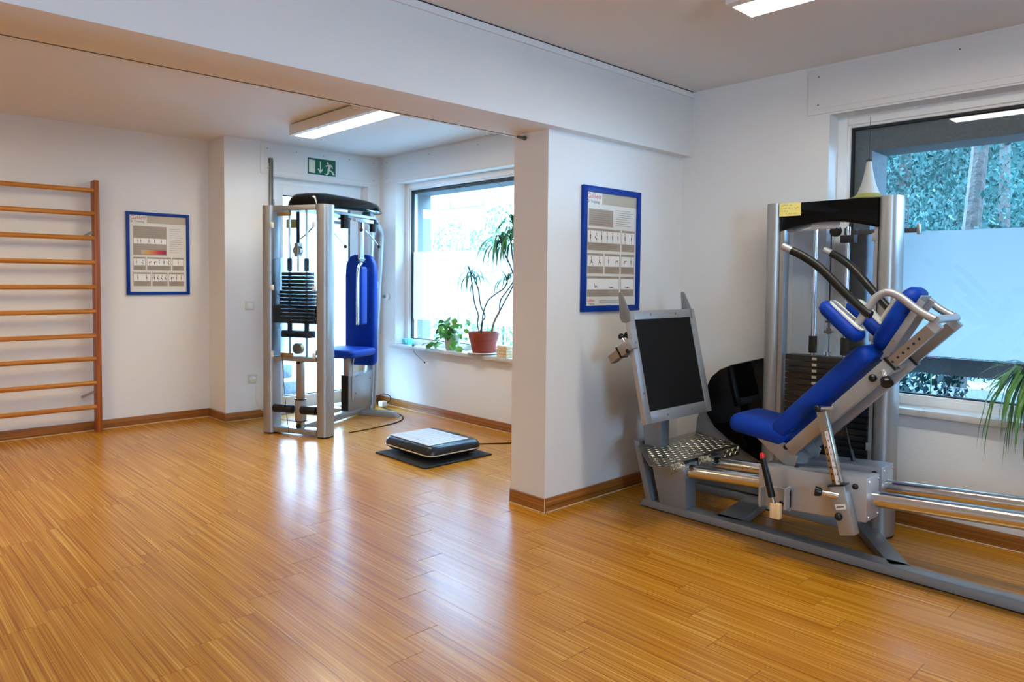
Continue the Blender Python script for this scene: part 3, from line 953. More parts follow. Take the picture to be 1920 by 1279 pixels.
# ------------------------------------------------------------------ chest machine by the door (own axes: x along its front, y towards the seat)
LM = thing('chest_machine', 'silver chest exercise machine with weight stack and blue pads by the door', 'exercise machine', (2.749, 5.4015, 0), math.atan2(-0.88892, 0.45807))
def lm_build(b, nm, mt, parent=None, **kw):
    return b.build(nm, mt, parent or LM, **kw)
for s in (-1, 1):
    u = MB().ellcol((s * 0.255, 0.0), 0.058, 0.075, 0.012, 1.85, power=2.6)
    uo = lm_build(u, 'upright', 'silver')
    lm_build(MB().ellcol((s * 0.255, 0.0), 0.054, 0.070, 0.0, 0.012, power=2.6), 'foot_pad', 'black_rubber', uo)
    for z in (1.69, 1.19, 0.655):
        lm_build(MB().box(s * 0.197 - 0.012, s * 0.197 + 0.012, -0.080, -0.060, z - 0.022, z + 0.022), 'guard_clip', 'white_plastic', uo, bevel=0.003)
lm_build(MB().box(-0.20, 0.20, -0.05, 0.05, 1.805, 1.848), 'top_bar', 'silver', bevel=0.004)
lm_build(MB().box(-0.20, 0.20, -0.05, 0.05, 0.600, 0.640), 'middle_bar', 'silver', bevel=0.004)
lm_build(MB().box(-0.20, 0.20, -0.05, 0.05, 0.015, 0.058), 'bottom_bar', 'silver', bevel=0.004)
gd = lm_build(MB().box(-0.20, 0.20, -0.066, -0.062, 0.642, 1.80), 'guard_sheet', 'acrylic', label='clear acrylic guard')
pts = [(-0.20, 0.645), (0.20, 0.645), (0.20, 1.415)] + [(0.20 - 0.04 * k, 1.415 + 0.022 * math.sin(math.pi * k / 10)) for k in range(1, 10)] + [(-0.20, 1.415)]
lm_build(MB().prism(pts, 'y', -0.069, -0.0665), 'frosted_field', 'frost_guard', gd, label='frosted lower field of the guard')
for x in (-0.08, 0.08):
    rr = lm_build(MB().cyl((x, 0, 0.64), (x, 0, 1.805), 0.010, n=14), 'guide_rod', 'chrome')
    lm_build(MB().cyl((x, 0, 1.325), (x, 0, 1.425), 0.020, n=14), 'rubber_stop', 'black_rubber', rr)
    lm_build(MB().cyl((x, 0, 0.845), (x, 0, 0.905), 0.020, n=14), 'rubber_stop', 'black_rubber', rr)
ws = lm_build(MB().box(-0.14, 0.14, -0.035, 0.035, 0.79, 0.845), 'stack_carrier', 'plate_iron', bevel=0.004)
zz = 0.905
for k in range(14):
    hw = 0.205 if k < 5 else (0.145 if k < 9 else 0.122)
    pl = lm_build(MB().box(-hw, hw, -0.048, 0.048, zz, zz + 0.0255), 'weight_plate', 'plate_iron', bevel=0.003)
    lm_build(MB().box(-0.022, 0.022, -0.0495, -0.048, zz + 0.008, zz + 0.016), 'plate_mark', 'white_plastic', pl)
    zz += 0.0295
lm_build(MB().cyl((0, 0, 1.32), (0, 0, 1.45), 0.008, n=12), 'lifting_rod', 'nickel')
pu = lm_build(MB().cyl((0, -0.022, 1.49), (0, 0.022, 1.49), 0.036, n=24).box(-0.016, 0.016, -0.03, 0.03, 1.44, 1.55), 'pulley', 'nickel')
lm_build(MB().cyl((0, -0.026, 1.455), (0, 0.026, 1.455), 0.012, n=12).cyl((0, -0.026, 1.535), (0, 0.026, 1.535), 0.012, n=12), 'pulley_axle', 'black_plastic', pu)
lm_build(MB().box(-0.014, 0.014, -0.003, 0.003, 1.55, 1.80), 'belt', 'black_rubber')
lm_build(MB().cyl((0, -0.02, 0.70), (0, 0.02, 0.70), 0.045, n=24), 'pulley', 'brass')
lm_build(MB().box(-0.12, -0.01, -0.075, -0.05, 0.638, 0.668), 'pin_bracket', 'brass', bevel=0.002)
lm_build(MB().box(-0.17, -0.05, -0.045, -0.02, 1.765, 1.800), 'pin_bracket', 'brass', bevel=0.002)
lm_build(MB().box(-0.150, -0.055, 0.052, 0.054, 1.675, 1.745), 'tag_card', 'tag_yellow')
lm_build(MB().tube([(0.02, 0.0, 1.58), (0.07, 0.04, 1.64), (0.12, 0.06, 1.70)], 0.005, n=8), 'selector_cable', 'black_rubber')
lm_build(MB().tube([(-0.10, -0.078, 0.655), (-0.085, -0.078, 0.46), (-0.065, -0.078, 0.25), (-0.035, -0.078, 0.02)], 0.0022, n=6), 'pin_cord', 'black_rubber')
# lower post with foam foot rollers
fp = lm_build(MB().box(-0.005, 0.045, -0.025, 0.025, 0.058, 0.600), 'roller_post', 'nickel', bevel=0.003)
lm_build(MB().box(-0.014, 0.054, -0.034, 0.034, 0.115, 0.285), 'clamp', 'silver', fp, bevel=0.006)
lm_build(MB().box(-0.016, 0.056, -0.036, 0.036, 0.285, 0.293).box(-0.016, 0.056, -0.036, 0.036, 0.107, 0.115), 'clamp_cap', 'black_plastic', fp)
for a, b in ((-0.20, -0.02), (0.06, 0.20)):
    lm_build(MB().cyl((a, -0.045, 0.212), (b, -0.045, 0.212), 0.034, n=20), 'foam_roller', 'black_foam', bevel=0.006)
lm_build(MB().sphere((0.02, -0.035, 0.59), 0.014).sphere((0.02, -0.04, 0.075), 0.016), 'bolt_cap', 'black_plastic', fp)
# floor frame
lm_build(MB().box(-0.032, 0.032, 0.05, 1.12, 0.018, 0.075), 'spine', 'silver', bevel=0.005)
cf = MB()
cf.prism([(-0.36, 0.0), (0.40, 0.0), (0.345, 0.048), (-0.305, 0.048)], 'y', 0.92, 1.0)
cfo = lm_build(cf, 'cross_foot', 'silver', bevel=0.004)
lm_build(MB().box(-0.355, -0.25, 0.925, 0.995, -0.001, 0.004).box(0.29, 0.395, 0.925, 0.995, -0.001, 0.004), 'foot_pad', 'black_rubber', cfo)
# mast
def ellpath(pts, a, b, k=20):
    """swept elliptical section in the y-z plane, wide along x"""
    m_ = MB()
    rings = []
    for i, (y, z) in enumerate(pts):
        p, q = pts[max(i - 1, 0)], pts[min(i + 1, len(pts) - 1)]
        t = Vector((0, q[0] - p[0], q[1] - p[1])).normalized()
        nn = Vector((1, 0, 0)).cross(t)
        rings.append([m_.bm.verts.new(Vector((0, y, z)) + Vector((1, 0, 0)) * a * math.cos(2 * math.pi * j / k) + nn * b * math.sin(2 * math.pi * j / k)) for j in range(k)])
    for A, B in zip(rings, rings[1:]):
        for j in range(k):
            m_.bm.faces.new((A[j], A[(j + 1) % k], B[(j + 1) % k], B[j]))
    m_.bm.faces.new(rings[0][::-1])
    m_.bm.faces.new(rings[-1])
    return m_
lm_build(ellpath([(1.11, 0.03), (1.16, 0.6), (1.22, 1.2), (1.275, 1.64), (1.272, 1.70), (1.24, 1.745), (1.10, 1.85), (1.00, 1.915)], 0.062, 0.040), 'mast', 'silver')
# shroud
sh = MB()
rings = []
for (v, hw, hh, oz) in ((0.035, 0.10, 0.055, -0.01), (0.050, 0.135, 0.085, -0.002), (0.10, 0.155, 0.115, 0), (0.25, 0.165, 0.128, 0), (0.6, 0.165, 0.125, 0), (0.9, 0.16, 0.115, 0), (1.03, 0.15, 0.105, 0), (1.10, 0.135, 0.085, 0), (1.125, 0.105, 0.05, -0.005)):
    zb = 1.842 + 0.03 * v + oz
    ring = []
    for p in ((-1, 0), (-1.03, .10), (-1, .22), (-.93, .55), (-.80, .84), (-.55, .97), (0, 1.0), (.55, .97), (.80, .84), (.93, .55), (1, .22), (1.03, .10), (1, 0)):
        ring.append(sh.bm.verts.new((p[0] * hw, v, zb + p[1] * hh)))
    rings.append(ring)
for A, B in zip(rings, rings[1:]):
    k = len(A)
    for i in range(k):
        sh.bm.faces.new((A[i], A[(i + 1) % k], B[(i + 1) % k], B[i]))
sh.bm.faces.new(rings[0][::-1])
sh.bm.faces.new(rings[-1])
lm_build(sh, 'shroud', 'black_gloss', smooth=50)
lm_build(MB().box(-0.11, 0.11, 0.06, 1.05, 1.815, 1.842), 'beam', 'silver', bevel=0.004)
for y in (0.52, 1.0):
    hb = lm_build(MB().cyl((0.10, y, 1.70), (0.10, y, 1.815), 0.036, n=22).cyl((0.10, y, 1.775), (0.10, y, 1.79), 0.055, n=22), 'pivot_hub', 'black_plastic')
for s in (-1, 1):
    x = s * 0.175
    ar = lm_build(MB().box(x - 0.012, x + 0.012, 0.635, 0.705, 1.42, 1.775).box(x - 0.016, x + 0.016, 0.56, 0.86, 1.765, 1.795), 'press_arm', 'silver_light', bevel=0.004)
    lm_build(MB().cyl((x + 0.02, 0.64, 1.70), (x + 0.02, 0.64, 1.76), 0.006, n=10).sphere((x + 0.02, 0.64, 1.695), 0.016), 'stop_knob', 'black_plastic', ar)
    lv = lm_build(MB().tube([(x + 0.015, 0.72, 1.70), (x + 0.03, 0.80, 1.64), (x + 0.045, 0.88, 1.575)], 0.006, n=8), 'lever', 'chrome', ar)
    lm_build(MB().sphere((x + 0.048, 0.893, 1.562), 0.017), 'lever_knob', 'black_plastic', ar)
    lm_build(MB().cyl((x, 0.60, 1.435), (x, 0.72, 1.435), 0.014, n=12), 'clamp_knob', 'black_plastic', ar)
    lm_build(MB().tube([(x + 0.01, 0.655, 1.40), (x + 0.02, 0.61, 1.385), (x + 0.02, 0.585, 1.33), (x + 0.02, 0.58, 1.10), (x + 0.02, 0.58, 0.865)], 0.013, n=12), 'grip_tube', 'chrome')
    lm_build(MB().box(x - 0.03, x + 0.03, 0.625, 0.735, 0.86, 1.375), 'arm_pad', 'blue_fabric', bevel=0.022, seg=4)
# seat, seat column, backrest
st = loft([(0.185, 0.19, 0.04, 0.575, 0, 0.70), (0.198, 0.205, 0.045, 0.590, 0, 0.70), (0.200, 0.208, 0.045, 0.622, 0, 0.70), (0.190, 0.198, 0.045, 0.640, 0, 0.70), (0.165, 0.17, 0.04, 0.647, 0, 0.70)], 'blue_fabric', 'seat', LM, label='blue seat pad')
lm_build(MB().box(-0.07, 0.07, 0.58, 0.80, 0.560, 0.576), 'seat_bracket', 'black_plastic', st)
sp_ = lm_build(MB().box(-0.026, 0.026, 0.700, 0.765, 0.36, 0.565), 'seat_post', 'nickel', bevel=0.003)
cl = MB().prism([(0.685, 0.07), (1.10, 0.07), (1.115, 0.405), (0.775, 0.37), (0.685, 0.40)], 'x', -0.042, 0.042)
clo = lm_build(cl, 'seat_column', 'silver', bevel=0.004)
lm_build(MB().box(-0.034, 0.034, 0.678, 0.6855, 0.08, 0.395), 'column_strip', 'black_plastic', clo)
lm_build(MB().cyl((0.042, 1.05, 0.33), (0.046, 1.05, 0.33), 0.008, n=10).cyl((0.042, 0.80, 0.22), (0.046, 0.80, 0.22), 0.008, n=10).cyl((0.042, 1.05, 0.11), (0.046, 1.05, 0.11), 0.008, n=10), 'screw', 'grey_lacquer', clo)
lm_build(MB().tube([(0.048, 0.77, 0.56), (0.050, 0.745, 0.52), (0.050, 0.735, 0.43), (0.050, 0.735, 0.17)], 0.005, n=8), 'seat_lever', 'white_plastic', clo)
bp_pts = [(-0.155, 0.50), (-0.130, 0.462), (0.130, 0.462), (0.155, 0.50), (0.155, 1.30), (0.148, 1.40), (0.110, 1.475), (0.06, 1.49), (-0.06, 1.49), (-0.110, 1.475), (-0.148, 1.40), (-0.155, 1.30)]
lm_build(MB().prism(bp_pts, 'y', 0.925, 1.005), 'backrest', 'blue_fabric', bevel=0.022, seg=4, label='tall blue backrest pad')
lm_build(MB().box(-0.05, 0.05, 1.0, 1.20, 1.18, 1.24).box(-0.05, 0.05, 1.0, 1.16, 0.62, 0.68), 'backrest_bracket', 'silver')

bc = thing('black_cable', 'thin black cable lying on the floor under the chest machine', 'cord', (3.6, 5.8, 0.0))
MB().tube([(-0.52, -0.62, 0.004), (-0.30, -0.60, 0.004), (0.05, -0.50, 0.004), (0.23, -0.30, 0.004), (0.33, 0.10, 0.004), (0.36, 0.30, 0.004)], 0.004, n=8).build('cable', 'black_rubber', bc)
MB().tube([(0.36, 0.30, 0.004), (0.37, 0.33, 0.07), (0.41, 0.31, 0.115), (0.46, 0.25, 0.10), (0.45, 0.23, 0.05), (0.38, 0.27, 0.02)], 0.004, n=8).build('coil', 'black_rubber', bc)
MB().box(0.34, 0.40, 0.20, 0.27, 0.004, 0.055).build('plug', 'white_plastic', bc, bevel=0.006)

# ------------------------------------------------------------------ leg press (world axes, centre plane x = PC)
PC = 3.345
LP = thing('leg_press', 'silver leg press machine with blue seat and weight tower at the window', 'exercise machine', (PC, 1.40, 0))
LPI = Matrix.Translation((-PC, -1.40, 0))
def lp(b, nm, mt, parent=None, **kw):
    b.bm.transform(LPI)
    return b.build(nm, mt, parent or LP, **kw)
# base
rail = lp(MB().prism([(2.428, 0.006), (2.40, 0.048), (-0.42, 0.048), (-0.45, 0.006)], 'x', 3.310, 3.395), 'base_rail', 'grey_lacquer', bevel=0.004)
lp(MB().box(3.318, 3.388, -0.44, 2.42, 0.0, 0.008), 'rubber_strip', 'black_rubber', rail)
lp(MB().obox((3.36, 1.90, 0.027), (3.90, 1.985, 0.027), 0.13, 0.042), 'base_strut', 'grey_lacquer', bevel=0.003)
lp(MB().obox((3.36, 1.075, 0.027), (3.96, 1.50, 0.027), 0.085, 0.042), 'base_strut', 'grey_lacquer', bevel=0.003)
# guide tubes
def tz(y):
    return 0.431 - 0.0695 * y
for x in (3.225, 3.470):
    lp(MB().cyl((x, 2.10, tz(2.10)), (x, -0.30, tz(-0.30)), 0.0335, n=32), 'guide_tube', 'steel_tube')
lp(MB().prism([(-0.20, 0.048), (-0.36, 0.048), (-0.36, 0.50), (-0.25, 0.50)], 'x', 3.16, 3.54), 'end_column', 'grey_lacquer', bevel=0.005)
# front column below the step
lp(MB().prism([(2.118, 0.048), (2.285, 0.048), (2.36, 0.33), (2.125, 0.30)], 'x', 3.300, 3.400), 'front_column', 'grey_lacquer', bevel=0.004)
lp(MB().prism([(2.335, 0.048), (2.372, 0.048), (2.465, 0.37), (2.425, 0.37)], 'x', 3.295, 3.405), 'slanted_leg', 'grey_lacquer', bevel=0.003)
lp(MB().box(3.17, 3.53, 2.05, 2.13, 0.25, 0.33), 'tube_holder', 'grey_lacquer', bevel=0.004)
# checker-plate step with its raised marks
PLATE = [(2.965, 2.045), (3.690, 2.030), (3.800, 2.330), (3.800, 2.400), (3.250, 2.400), (2.945, 2.100)]
PZ = 0.356
stp = MB().prism(PLATE, 'z', PZ - 0.004, PZ)
FLANGE = ((3.040, 3.160, 0.052), (3.288, 3.408, 0.045), (3.530, 3.690, 0.052))
for x0, x1, hh in FLANGE:
    y0, y1 = 2.045 - (x0 - 2.965) * 0.0207, 2.045 - (x1 - 2.965) * 0.0207
    stp.quadbox([(x0, y0 - 0.003, PZ - hh), (x1, y1 - 0.003, PZ - hh), (x1, y1 + 0.001, PZ - hh), (x0, y0 + 0.001, PZ - hh), (x0, y0 - 0.001, PZ), (x1, y1 - 0.001, PZ), (x1, y1 + 0.003, PZ), (x0, y0 + 0.003, PZ)])
sto = lp(stp, 'step_plate', 'checker_plate', label='shiny checker-plate step')
def inside(px_, py_):
    c = False
    for (xa, ya_), (xb, yb_) in zip(PLATE, PLATE[1:] + PLATE[:1]):
        if (ya_ > py_) != (yb_ > py_) and px_ < (xb - xa) * (py_ - ya_) / (yb_ - ya_) + xa:
            c = not c
    return c
tread = MB()
for i in range(30):
    for j in range(13):
        cx_, cy_ = 2.95 + 0.0295 * i, 2.04 + 0.0295 * j
        if not (inside(cx_ - 0.016, cy_) and inside(cx_ + 0.016, cy_) and inside(cx_, cy_ - 0.012) and inside(cx_, cy_ + 0.012)):
            continue
        ang = math.radians(0 if (i + j) % 2 else 90) + math.radians(45)
        dv = Vector((math.cos(ang), math.sin(ang), 0)) * 0.0125
        cc = Vector((cx_, cy_, PZ + 0.0006))
        sd_ = Vector((-dv.y, dv.x, 0)) * 0.28
        tread.quadbox([cc - dv, cc - sd_, cc + dv, cc + sd_, cc - dv * .6 + Vector((0, 0, .0018)), cc - sd_ * .5 + Vector((0, 0, .0018)), cc + dv * .6 + Vector((0, 0, .0018)), cc + sd_ * .5 + Vector((0, 0, .0018))])
for x0, x1, hh in FLANGE:
    kk = int((x1 - x0) / 0.024)
    for i in range(kk):
        for j in range(2):
            c = Vector((x0 + (x1 - x0) * (i + .5) / kk, 0, PZ - 0.014 - 0.022 * j))
            c.y = 2.0445 - (c.x - 2.965) * 0.0207 - 0.0035
            ang = math.radians(50 if (i + j) % 2 else -50)
            dv = Vector((math.cos(ang), 0, math.sin(ang)))
            tread.obox(c - dv * 0.009, c + dv * 0.009, 0.005, 0.003, (0, 1, 0))
tro = lp(tread, 'tread_pattern', 'checker_plate', sto)
tro['kind'] = 'stuff'
# upper post and footplate
lp(MB().prism([(2.288, 0.352), (2.395, 0.352), (2.470, 0.98), (2.400, 1.06), (2.345, 1.00), (2.288, 0.62)], 'x', 3.306, 3.384), 'upper_post', 'grey_lacquer', bevel=0.003)
q0, q1 = Vector((0, 2.205, 0.528)), Vector((0, 2.338, 1.112))
pv = (q1 - q0).normalized()
pn = Vector((0, -pv.z, pv.y))   # towards the seat
FX0, FX1 = 3.055, 3.690
def pquad(b, x0, x1, s0, s1, d0, d1):
    c = []
    for d_ in (d0, d1):
        for x, s in ((x0, s0), (x1, s0), (x1, s1), (x0, s1)):
            p = q0 + pv * s + pn * d_
            c.append((x, p.y, p.z))
    b.quadbox(c)
    return b
PLN = (q1 - q0).length
fb = MB()
FB = 0.052
pquad(fb, FX0, FX0 + FB, 0, PLN, -0.028, 0.0)
pquad(fb, FX1 - FB, FX1, 0, PLN, -0.028, 0.0)
pquad(fb, FX0 + FB, FX1 - FB, 0, 0.062, -0.028, 0.0)
pquad(fb, FX0 + FB, FX1 - FB, PLN - 0.048, PLN, -0.028, 0.0)
ffo = lp(fb, 'footplate_frame', 'silver_light', bevel=0.003)
fpo = lp(pquad(MB(), FX0 + FB - 0.002, FX1 - FB + 0.002, 0.060, PLN - 0.046, -0.026, -0.006), 'footplate', 'black_rubber', label='black rubber footplate')
for xx in (FX0 + 0.20, FX1 - 0.20):
    for s in (0.030, PLN - 0.024):
        p = q0 + pv * s
        lp(MB().cyl((xx, p.y, p.z), (xx, p.y + pn.y * 0.003, p.z + pn.z * 0.003), 0.006, n=10), 'screw', 'grey_lacquer', ffo)
for z_s in (0.16, 0.43):
    p = q0 + pv * z_s
    lp(MB().cyl((FX0 + 0.026, p.y, p.z), (FX0 + 0.026, p.y + pn.y * 0.003, p.z + pn.z * 0.003), 0.006, n=10), 'screw', 'grey_lacquer', ffo)
for xx in (FX0 - 0.002, FX1 - 0.050):
    lp(MB().prism([(2.398, 1.205), (2.388, 1.212), (2.374, 1.203), (2.325, 1.108), (2.318, 1.06), (2.345, 1.048), (2.372, 1.050), (2.388, 1.075)], 'x', xx, xx + 0.008), 'side_ear', 'grey_lacquer', bevel=0.002)
sa = lp(MB().obox((3.060, 2.300, 0.945), (3.060, 2.372, 0.893), 0.055, 0.058, (0, 0.6, 0.8)), 'side_arm', 'silver', bevel=0.004)
lp(MB().obox((3.060, 2.372, 0.893), (3.060, 2.378, 0.889), 0.060, 0.063, (0, 0.6, 0.8)), 'arm_cap', 'black_plastic', sa)
lp(MB().obox((3.060, 2.378, 0.889), (3.060, 2.440, 0.845), 0.044, 0.044, (0, 0.6, 0.8)), 'inner_tube', 'nickel', sa)
lp(MB().cyl((3.05, 2.345, 0.935), (3.05, 2.365, 0.965), 0.010, n=12), 'plunger', 'chrome', sa)
lp(MB().sphere((3.05, 2.372, 0.975), 0.017).sphere((3.07, 2.345, 0.985), 0.019).sphere((3.04, 2.318, 0.905), 0.013), 'knob', 'black_plastic', sa)

# carriage: two boxes riding on the tubes
TH = math.atan(0.0695)
def cbox(x0, x1, y0, y1, h0, h1):
    """sloped box following the tubes, heights measured from the tube axis"""
    return MB().quadbox([(x0, y1, tz(y1) + h0), (x1, y1, tz(y1) + h0), (x1, y0, tz(y0) + h0), (x0, y0, tz(y0) + h0), (x0, y1, tz(y1) + h1), (x1, y1, tz(y1) + h1), (x1, y0, tz(y0) + h1), (x0, y0, tz(y0) + h1)])
cA = lp(cbox(3.152, 3.290, 1.145, 1.632, -0.090, 0.098), 'carriage_box', 'silver_light', bevel=0.004)
cB = lp(cbox(3.405, 3.545, 1.175, 1.632, -0.090, 0.098), 'carriage_box', 'silver_light', bevel=0.004)
lp(cbox(3.290, 3.405, 1.30, 1.60, -0.06, 0.06), 'carriage_bridge', 'silver', bevel=0.003)
for xx, par, yy in ((3.221, cA, 1.145), (3.475, cB, 1.175)):
    m_ = MB()
    for dx in (-0.05, 0.05):
        for dz in (-0.072, 0.08):
            m_.sphere((xx + dx, yy - 0.001, tz(yy) + dz), 0.006)
    lp(m_, 'screw', 'chrome', par)
for (yy, zz2) in ((1.191, 0.408), (1.486, 0.273), (1.512, 0.262)):
    lp(MB().sphere((3.147, yy, zz2), 0.013), 'bolt_cap', 'black_plastic', cA)
lp(MB().sphere((3.400, 1.205, 0.415), 0.013), 'bolt_cap', 'black_plastic', cB)
# lever with the red button in its bracket
lvr = lp(MB().cyl((3.085, 1.578, 0.468), (3.090, 1.532, 0.298), 0.0145, 0.0165, n=16), 'release_lever', 'black_foam')
lp(MB().cyl((3.085, 1.578, 0.466), (3.085, 1.582, 0.482), 0.011, n=14).sphere((3.085, 1.582, 0.482), 0.011), 'button', 'red_plastic', lvr, label='red button')
lp(MB().cyl((3.090, 1.532, 0.298), (3.091, 1.522, 0.262), 0.011, n=12), 'lever_shaft', 'nickel', lvr)
lp(MB().box(3.075, 3.108, 1.490, 1.535, 0.205, 0.272), 'wood_block', 'light_wood', lvr, bevel=0.002)
lp(MB().box(3.100, 3.152, 1.592, 1.600, 0.235, 0.325).box(3.100, 3.152, 1.472, 1.480, 0.250, 0.345).box(3.140, 3.152, 1.472, 1.600, 0.235, 0.330), 'lever_bracket', 'silver_light', lvr)
# seat pivot plates
lp(MB().prism([(1.735, 0.565), (1.55, 0.43), (1.495, 0.405), (1.475, 0.47), (1.555, 0.535), (1.60, 0.555)], 'x', 3.218, 3.228).prism([(1.735, 0.565), (1.55, 0.43), (1.495, 0.405), (1.475, 0.47), (1.555, 0.535), (1.60, 0.555)], 'x', 3.462, 3.472).prism([(1.74, 0.572), (1.52, 0.41), (1.50, 0.415), (1.72, 0.585)], 'x', 3.228, 3.462), 'seat_support', 'silver', bevel=0.002)
lp(MB().sphere((3.212, 1.530, 0.507), 0.013).sphere((3.20, 1.470, 0.425), 0.012), 'bolt_cap', 'black_plastic')
# seat
def pad(levels, nm, parent=None, label=None, mt='blue_fabric', xf=None):
    b = MB()
    rings = []
    for (hx, hy, r, z) in levels:
        rings.append([b.bm.verts.new((p[0], p[1], z)) for p in rrect(hx, hy, r)])
    for A, B in zip(rings, rings[1:]):
        n_ = len(A)
        for i in range(n_):
            b.bm.faces.new((A[i], A[(i + 1) % n_], B[(i + 1) % n_], B[i]))
    b.bm.faces.new(rings[0][::-1])
    b.bm.faces.new(rings[-1])
    b.bm.transform(xf)
    return lp(b, nm, mt, parent, label=label, smooth=60)
def frame_at(o, ydir, zdir):
    ydir = Vector(ydir).normalized()
    zdir = Vector(zdir)
    xdir = ydir.cross(zdir).normalized()
    zdir = xdir.cross(ydir).normalized()
    return Matrix(((xdir.x, ydir.x, zdir.x, o[0]), (xdir.y, ydir.y, zdir.y, o[1]), (xdir.z, ydir.z, zdir.z, o[2]), (0, 0, 0, 1)))
def padlev(hx, hy, th, r):
    return [(hx - 0.018, hy - 0.018, r * .7, 0), (hx - 0.004, hy - 0.004, r, th * .14), (hx, hy, r, th * .35), (hx, hy, r, th * .62), (hx - 0.008, hy - 0.008, r, th * .84), (hx - 0.026, hy - 0.026, r * .8, th)]
lp_seat = pad(padlev(0.150, 0.150, 0.085, 0.05), 'seat', None, 'blue seat pad', xf=frame_at((PC, 1.685, 0.527), (0, 1, 0.12), (0, -0.12, 1)))
# backrest on two telescopic bars
bd = Vector((0, -0.693, 0.721))      # up along the backrest
bn = Vector((0, 0.721, 0.693))       # out of the backrest
pad(padlev(0.150, 0.300, 0.085, 0.045), 'backrest', None, 'long blue backrest pad', xf=frame_at((PC, 1.360, 0.742), bd, bn))
for x in (3.215, 3.475):
    c0 = Vector((x, 1.527, 0.515)) - bn * 0.026
    c1 = c0 + bd * 0.605
    ob = lp(MB().obox(c0, c1, 0.040, 0.060, bn), 'backrest_bar', 'silver', bevel=0.004)
    lp(MB().obox(c1, c1 + bd * 0.010, 0.046, 0.066, bn), 'bar_cap', 'black_plastic', ob)
    e1 = c1 + bd * 0.250
    it = lp(MB().obox(c1 + bd * 0.010, c1 + bd * 0.215, 0.032, 0.046, bn), 'inner_tube', 'nickel', ob)
    lp(MB().obox(c1 + bd * 0.215, e1, 0.033, 0.047, bn), 'tube_end', 'silver_light', ob)
    if x < PC:
        for k in range(6):
            h_ = c1 + bd * (0.018 + 0.028 * k) + Vector((-0.0165, 0, 0))
            lp(MB().cyl(h_, h_ + Vector((0.002, 0, 0)), 0.0055, n=12), 'locking_hole', 'gasket', it)
        lp(MB().sphere(tuple(c1 - bd * 0.085 + Vector((-0.030, 0, 0))), 0.017), 'bolt_cap', 'black_plastic', ob)
        kb = c1 - bd * 0.035 - bn * 0.005 + Vector((-0.02, 0, 0))
        kd = Vector((-0.62, -0.45, -0.64)).normalized()
        lp(MB().cyl(kb, kb + kd * 0.045, 0.011, n=14), 'plunger', 'chrome', ob)
        lp(MB().cyl(kb + kd * 0.045, kb + kd * 0.075, 0.024, 0.027, n=8), 'star_knob', 'black_plastic', ob, bevel=0.004)
c_ = Vector((0, 1.527, 0.515)) - bn * 0.040
lp(MB().box(3.235, 3.455, -0.02, 0.02, -0.003, 0.003), 'dummy', 'silver') if False else None
lp(MB().obox((3.235, 1.125, 0.905), (3.455, 1.125, 0.905), 0.05, 0.030, bn), 'cross_tie', 'silver', bevel=0.003)
# shoulder frame
SY, SZ = 0.925, 1.128
for x, s in ((3.205, -1), (3.485, 1)):
    arm = lp(MB().tube([(x, SY, SZ), (x, 0.985, 1.160), (x, 1.055, 1.214), (x, 1.105, 1.234), (x, 1.150, 1.212), (x, 1.185, 1.160), (x, 1.222, 1.098)], 0.0165, n=16, sub=6), 'shoulder_arm', 'silver_light')
    lp(MB().tube([(x + s * 0.01, 1.165, 1.136), (x + s * 0.01, 1.19, 1.150), (x + s * 0.02, 1.245, 1.202), (x + s * 0.045, 1.365, 1.330), (x + s * 0.065, 1.44, 1.388), (x + s * 0.075, 1.490, 1.414)], 0.0185, n=16, sub=6), 'hand_grip', 'black_foam', arm)
    lp(MB().cyl((x + s * 0.075, 1.488, 1.413), (x + s * 0.080, 1.528, 1.434), 0.0165, n=16), 'grip_end', 'silver_light', arm)
    # shoulder pad hangs under the arm
    pdv = Vector((0, 0.74, 0.67))
    pnv = Vector((0, -0.67, 0.74))
    ctr = Vector((x + s * 0.005, 1.268, 1.128))
    sp2 = pad(padlev(0.060, 0.112, 0.062, 0.045), 'shoulder_pad', None, 'blue shoulder pad', xf=frame_at(ctr - pnv * 0.058, pdv, pnv))
    pb2 = [(p[0], p[1]) for p in rrect(0.042, 0.092, 0.03)]
    pl2 = MB().prism(pb2, 'z', 0.0, 0.006)
    pl2.bm.transform(frame_at(ctr + pnv * 0.002, pdv, pnv))
    lp(pl2, 'backing_plate', 'pad_backing', sp2)
    sc2 = MB()
    for a, b in ((-.028, -.075), (.028, -.075), (-.028, .075), (.028, .075)):
        p = frame_at(ctr + pnv * 0.008, pdv, pnv) @ Vector((a, b, 0))
        sc2.sphere(tuple(p), 0.004)
    lp(sc2, 'screw', 'chrome', sp2)
lp(MB().cyl((3.205, SY, SZ), (3.485, SY, SZ), 0.0165, n=16), 'shoulder_crossbar', 'silver_light')
# headrest
hd_d = Vector((0, -0.50, 0.866))
hd_n = Vector((0, 0.866, 0.50))
ho = Vector((PC, 1.072, 1.105))
hp = pad(padlev(0.085, 0.150, 0.070, 0.05), 'headrest', None, 'blue headrest pad', xf=frame_at(ho, hd_d, hd_n))
hb = MB().box(-0.060, 0.060, -0.150, 0.135, -0.006, 0.0)
hb.box(-0.060, -0.054, -0.18, 0.120, -0.030, -0.006)
hb.box(0.054, 0.060, -0.18, 0.120, -0.030, -0.006)
hb.bm.transform(frame_at(ho, hd_d, hd_n))
lp(hb, 'headrest_plate', 'silver_light', hp)
hs = MB()
for a, b in ((-.061, .10), (-.061, -.08), (.061, -.08)):
    hs.sphere(tuple(frame_at(ho - hd_n * 0.014, hd_d, hd_n) @ Vector((a, b, 0))), 0.004)
lp(hs, 'screw', 'chrome', hp)
